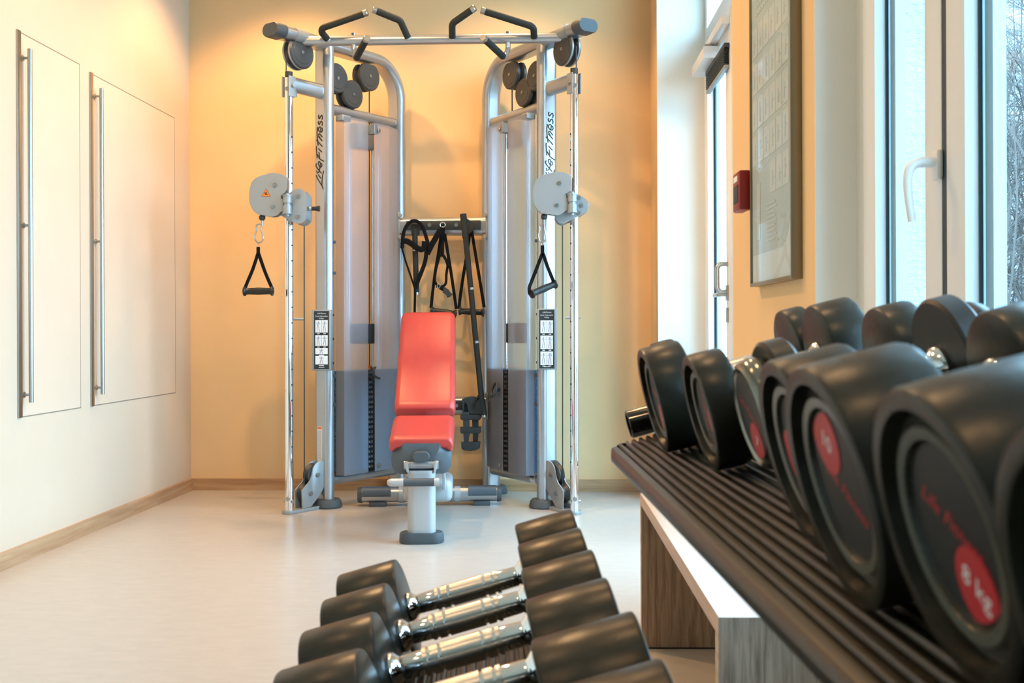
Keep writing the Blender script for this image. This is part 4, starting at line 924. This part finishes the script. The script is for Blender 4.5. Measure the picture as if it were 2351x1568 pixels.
# ------------------------------------------------------------------ dumbbells
def clip_badge(off, rad, R, n=40):
    pts = []
    for i in range(n):
        a = 2 * PI * i / n; p = V((off + rad * math.cos(a), rad * math.sin(a), 0))
        if p.length > R: p *= R / p.length
        pts.append(p)
    return pts
def dumbbell(label, group, lat, d, z, tilt, hl, r, name='dumbbell', ang=None, kg='8', face_roll=0., hh=.080, style='rubber', detail=True):
    c, s_ = math.cos(KR), math.sin(KR)
    t = thing(name, label, 'dumbbell', (lat * c - d * s_, lat * s_ + d * c, z), 0, group); t.rotation_euler = (0, -tilt, KR)
    # chrome handle: flared ends, knurled grip with ring grooves
    half = [(.0175, hh + .002), (.0195, hh - .003), (.0185, hh - .007), (.0135, hh - .0115), (.0125, hh - .0135), (.0130, hh - .016), (.0134, min(hh - .018, .0435))]
    pr = [(0, -hh - .002)] + [(q, -y) for q, y in half] + [(q, y) for q, y in half[::-1]] + [(0, hh + .002)]
    h = obj('handle', MB().lathe(pr, (0, 0, 0), X, 28), 'chrome', t)
    for a, b_ in ((-.0425, -.037), (-.0345, -.0245), (-.0220, .0220), (.0245, .0345), (.037, .0425)):
        obj('grip_band', MB().lathe([(.012, a), (.0152, a + .0006), (.0152, b_ - .0006), (.012, b_)], (0, 0, 0), X, 36), 'knurl', h)
    for g in (-1, 1):
        i0, o0 = hh, hh + hl
        if style == 'rubber':
            pr = [(.012, i0), (r - .0042, i0), (r - .0012, i0 + .0012), (r, i0 + .0042), (r + .0003, i0 + hl * .5), (r, o0 - .0040), (r - .0010, o0 - .0012), (r - .0035, o0), (r - .0095, o0 - .0006), (r - .0112, o0 - .0085), (r - .0165, o0 - .0095), (r - .0180, o0 - .0055), (r - .0235, o0 - .0055), (r - .0255, o0 - .0085), (0, o0 - .0085)]
        else:
            r2 = r - .0105; pr = [(.012, i0), (r - .003, i0), (r, i0 + .003), (r, i0 + .020), (r - .003, i0 + .023), (r2 - .006, i0 + .0235), (r2 - .002, i0 + .026), (r2, i0 + .031), (r2, o0 - .010), (r2 - .003, o0 - .003), (r2 - .007, o0), (r2 - .010, o0 - .002), (0, o0 - .002)]
        if g < 0 and style == 'pro':
            hd = obj('head', MB().lathe([(q, -y) for q, y in pr[:5]] + [(0, -(i0 + .0235))], (0, 0, 0), X, 56), 'dumb', t)
            obj('end_plate', MB().lathe([(0, -(i0 + .0232))] + [(q, -y) for q, y in pr[5:]], (0, 0, 0), X, 56), 'dull_chrome', hd)
        else:
            hd = obj('head', MB().lathe([(q, g * y) for q, y in pr], (0, 0, 0), X, 56), 'dumb' if style == 'rubber' else 'rubber', t)
        if not detail: continue
        if ang is None and g < 0: continue
        if g < 0:
            R = r - (.0255 if style == 'rubber' else .0225); xo = -(o0 - (.0083 if style == 'rubber' else .0018))
            # face axes seen from outside: right = -y, up = +z
            rt = V((0, -1, 0)); up = V((0, 0, 1))
            fx = rt * math.cos(face_roll) + up * math.sin(face_roll); fz = -rt * math.sin(face_roll) + up * math.cos(face_roll)
            if style == 'rubber': obj('moulded_ring', MB().lathe([(R + .0005, xo + .0002), (R + .0022, xo - .0032), (R + .0075, xo - .0037), (R + .0090, xo)], (0, 0, 0), X, 48), 'dumb_ring', hd)
            obj('face_disc', MB().lathe([(0, xo - .0004), (R, xo - .0004), (R, xo + .0006)], (0, 0, 0), X, 48), 'dumb_face', hd)
            bx = rt * math.cos(ang) + up * math.sin(ang); by = -rt * math.sin(ang) + up * math.cos(ang)
            b_ = MB(); b_.prism([V((xo - .0006, 0, 0)) + bx * p.x + by * p.y for p in clip_badge(R * .62, R * .47, R * .97)], (-.0004, 0, 0)); obj('badge', b_, 'badge_red', hd)
            obj('number', MB().text(kg, R * .36, V((xo - .0011, 0, 0)) + bx * R * .60, fx, fz, 0), 'ink_white', hd)
            obj('brand_lettering', MB().text('Life Fitness', R * .30, V((xo - .0008, 0, 0)) - bx * R * .12, fx, fz, 0, .35), 'ink_red', hd)
    return t

# lower tier: six black rubber dumbbells side by side, light to heavy
lowd = [(1.384, .078), (1.254, .078), (1.124, .080), (.994, .081), (.864, .089), (.734, .092)]
lowl = ['black rubber dumbbell at the far end of the lower rack row', 'second black rubber dumbbell from the far end of the lower row', 'third black rubber dumbbell from the far end of the lower row',
        'fourth black rubber dumbbell from the far end, left head cut by the bottom edge', 'fifth black rubber dumbbell of the lower row, only its right head and handle showing', 'sixth black rubber dumbbell at the bottom edge, only a right head corner showing']
for (d, hl), lb_ in zip(lowd, lowl): dumbbell(lb_, 'dumbbells on the lower tier', -.027, d, .548, T2, hl, .0644)
# upper tier on the ribbed mat: outer faces carry a red badge
upd = [(1.378, .030, .225, .0610, None, 0, 'rubber', 'black dumbbell mostly hidden at the far end of the ribbed shelf', '6', .071),
       (1.250, .047, .192, .0628, -1.45, -.3, 'rubber', 'black rubber dumbbell, first clear one at the far end of the ribbed shelf', '7', .080),
       (1.052, .036, .2085, .0590, -.35, 1.2, 'rubber', 'narrow black dumbbell with red badge on its right, second clear one on the shelf', '8', .078),
       (.9285, .046, .228, .0610, -1.4, -.5, 'pro', 'dumbbell with shiny grey end plate and small red badge on the ribbed shelf', '7', .065),
       (.8105, .040, .225, .0553, None, 0, 'rubber', 'black dumbbell mostly hidden behind wider ones on the shelf, before the window', '8', .0668),
       (.691, .052, .197, .0632, 3.35, 1.0, 'rubber', 'black dumbbell whose red badge sits on the left of its face', '9', .080),
       (.5605, .058, .180, .0658, 2.0, -.5, 'rubber', 'large black dumbbell with red badge at the top of its face', '10', .080),
       (.4320, .066, .183, .0634, -1.15, -.45, 'rubber', 'large near black dumbbell with red lettering and red badge at the bottom', '8 kg', .080),
       (.3000, .070, .176, .0632, 1.0, .2, 'rubber', 'nearest black dumbbell cut off by the right edge of the picture', '12', .090)]
for d, hl, fl_, r_, an, ro, sty, lb_, kg, hh_ in upd:
    hx_ = (hh_ + hl) * math.cos(T1); rs_ = (.0628 - r_) * .97
    dumbbell(lb_, 'dumbbells on the upper tier', fl_ + hx_, d, .803 + math.tan(T1) * (fl_ + hx_ - .2) - rs_, T1, hl, r_, ang=an, kg=kg, face_roll=ro, style=sty, hh=hh_)
# ------------------------------------------------------------------ low wooden side bench under the niche
wb = thing('side_bench', 'low bench of grey-brown laminate with pale top standing along the window wall', 'bench', (.232, 1.71, 0), math.radians(1.78))
BL, BW, BHt, bt_ = 1.29, .305, .4276, .030
obj('top', MB().bounds((.0004, .0005, BHt - bt_), (BW, BL, BHt - .0008)), 'edgewood', wb)
obj('top_laminate', MB().bounds((.0012, .002, BHt - .0008), (BW, BL, BHt)), 'lam_white', wb)
for y in (0, BL - .03):
    lg_ = obj('leg', MB().bounds((.0015, y, .006), (BW, y + .03, BHt - (.0009 if y == 0 else bt_))), 'legwood', wb)
    obj('leg_edging', MB().bounds((0, y + .0004, .006), (.0016, y + .0296, BHt - (.001 if y == 0 else bt_))), 'edgewood', lg_)
    obj('glide', MB().bounds((.006, y + .004, 0), (BW - .006, y + .026, .006)), 'plastic', lg_)

# ------------------------------------------------------------------ light: ceiling spots, daylight through the windows
def spot(x, y, power, size=112, blend=.55, col=(1, .58, .26)):
    l = bpy.data.lights.new('ceiling_spot', 'SPOT'); l.energy = power; l.color = col; l.spot_size = math.radians(size); l.spot_blend = blend; l.shadow_soft_size = .045
    o = bpy.data.objects.new('ceiling_spot', l); COL.objects.link(o); o.location = (x, y, ZC - .02); return o
for x, y, p, *sz in ((-1.50, 5.25, 105), (-.35, 5.25, 62), (-1.15, 3.9, 135, 150), (-.25, 3.7, 40, 140), (-1.45, 1.9, 28), (-.1, 1.9, 36), (-1.45, 0, 28), (-.1, 0, 36)): spot(x, y, p, *sz)
def portal(u, z, w_, h_):
    l = bpy.data.lights.new('window_portal', 'AREA'); l.shape = 'RECTANGLE'; l.size = w_; l.size_y = h_; l.cycles.is_portal = True
    o = bpy.data.objects.new('window_portal', l); COL.objects.link(o); o.location = rw(u, .36, z)
    o.rotation_euler = (math.radians(90), 0, math.radians(90) + TH)
portal((D0 + D1) / 2, DZ / 2, D1 - D0, DZ); portal((W0 + W1) / 2, (WZ0 + WZ1) / 2, W1 - W0, WZ1 - WZ0); portal((X0 + X1) / 2, (WZ0 + WZ1) / 2, X1 - X0, WZ1 - WZ0)
wd = bpy.data.worlds.new('overcast sky'); S.world = wd; wd.use_nodes = True
bg = wd.node_tree.nodes['Background']; bg.inputs[0].default_value = (.43, .75, 1., 1); bg.inputs[1].default_value = 13.5

# ------------------------------------------------------------------ camera
PSI = math.atan(134.5 / 2450)
cam = bpy.data.cameras.new('camera'); co = bpy.data.objects.new('camera', cam); COL.objects.link(co); S.camera = co
fw = V((-math.sin(PSI), math.cos(PSI), 0)); rt = V((math.cos(PSI), math.sin(PSI), 0)); up = V((0, 0, 1)); ro = -.0043
r2 = rt * math.cos(ro) - up * math.sin(ro) * -1; u2 = fw.cross(r2) * -1
r2 = (rt + up * ro).normalized(); u2 = r2.cross(fw)
co.matrix_world = Matrix(((r2.x, u2.x, -fw.x, 0), (r2.y, u2.y, -fw.y, 0), (r2.z, u2.z, -fw.z, .885), (0, 0, 0, 1)))
cam.sensor_width = 36; cam.lens = 2450 / 2351 * 36; cam.shift_y = -26 / 2351; cam.clip_start = .02
cam.dof.use_dof = True; cam.dof.focus_distance = 5.1; cam.dof.aperture_fstop = 13.

S.view_settings.view_transform = 'Standard'; S.view_settings.look = 'None'; S.view_settings.gamma = 1; S.view_settings.use_curve_mapping = False
S.view_settings.exposure = .04
S.cycles.use_denoising = True; S.cycles.max_bounces = 10; S.cycles.transparent_max_bounces = 24; S.cycles.caustics_reflective = False; S.cycles.caustics_refractive = False
S.cycles.sample_clamp_indirect = 6.
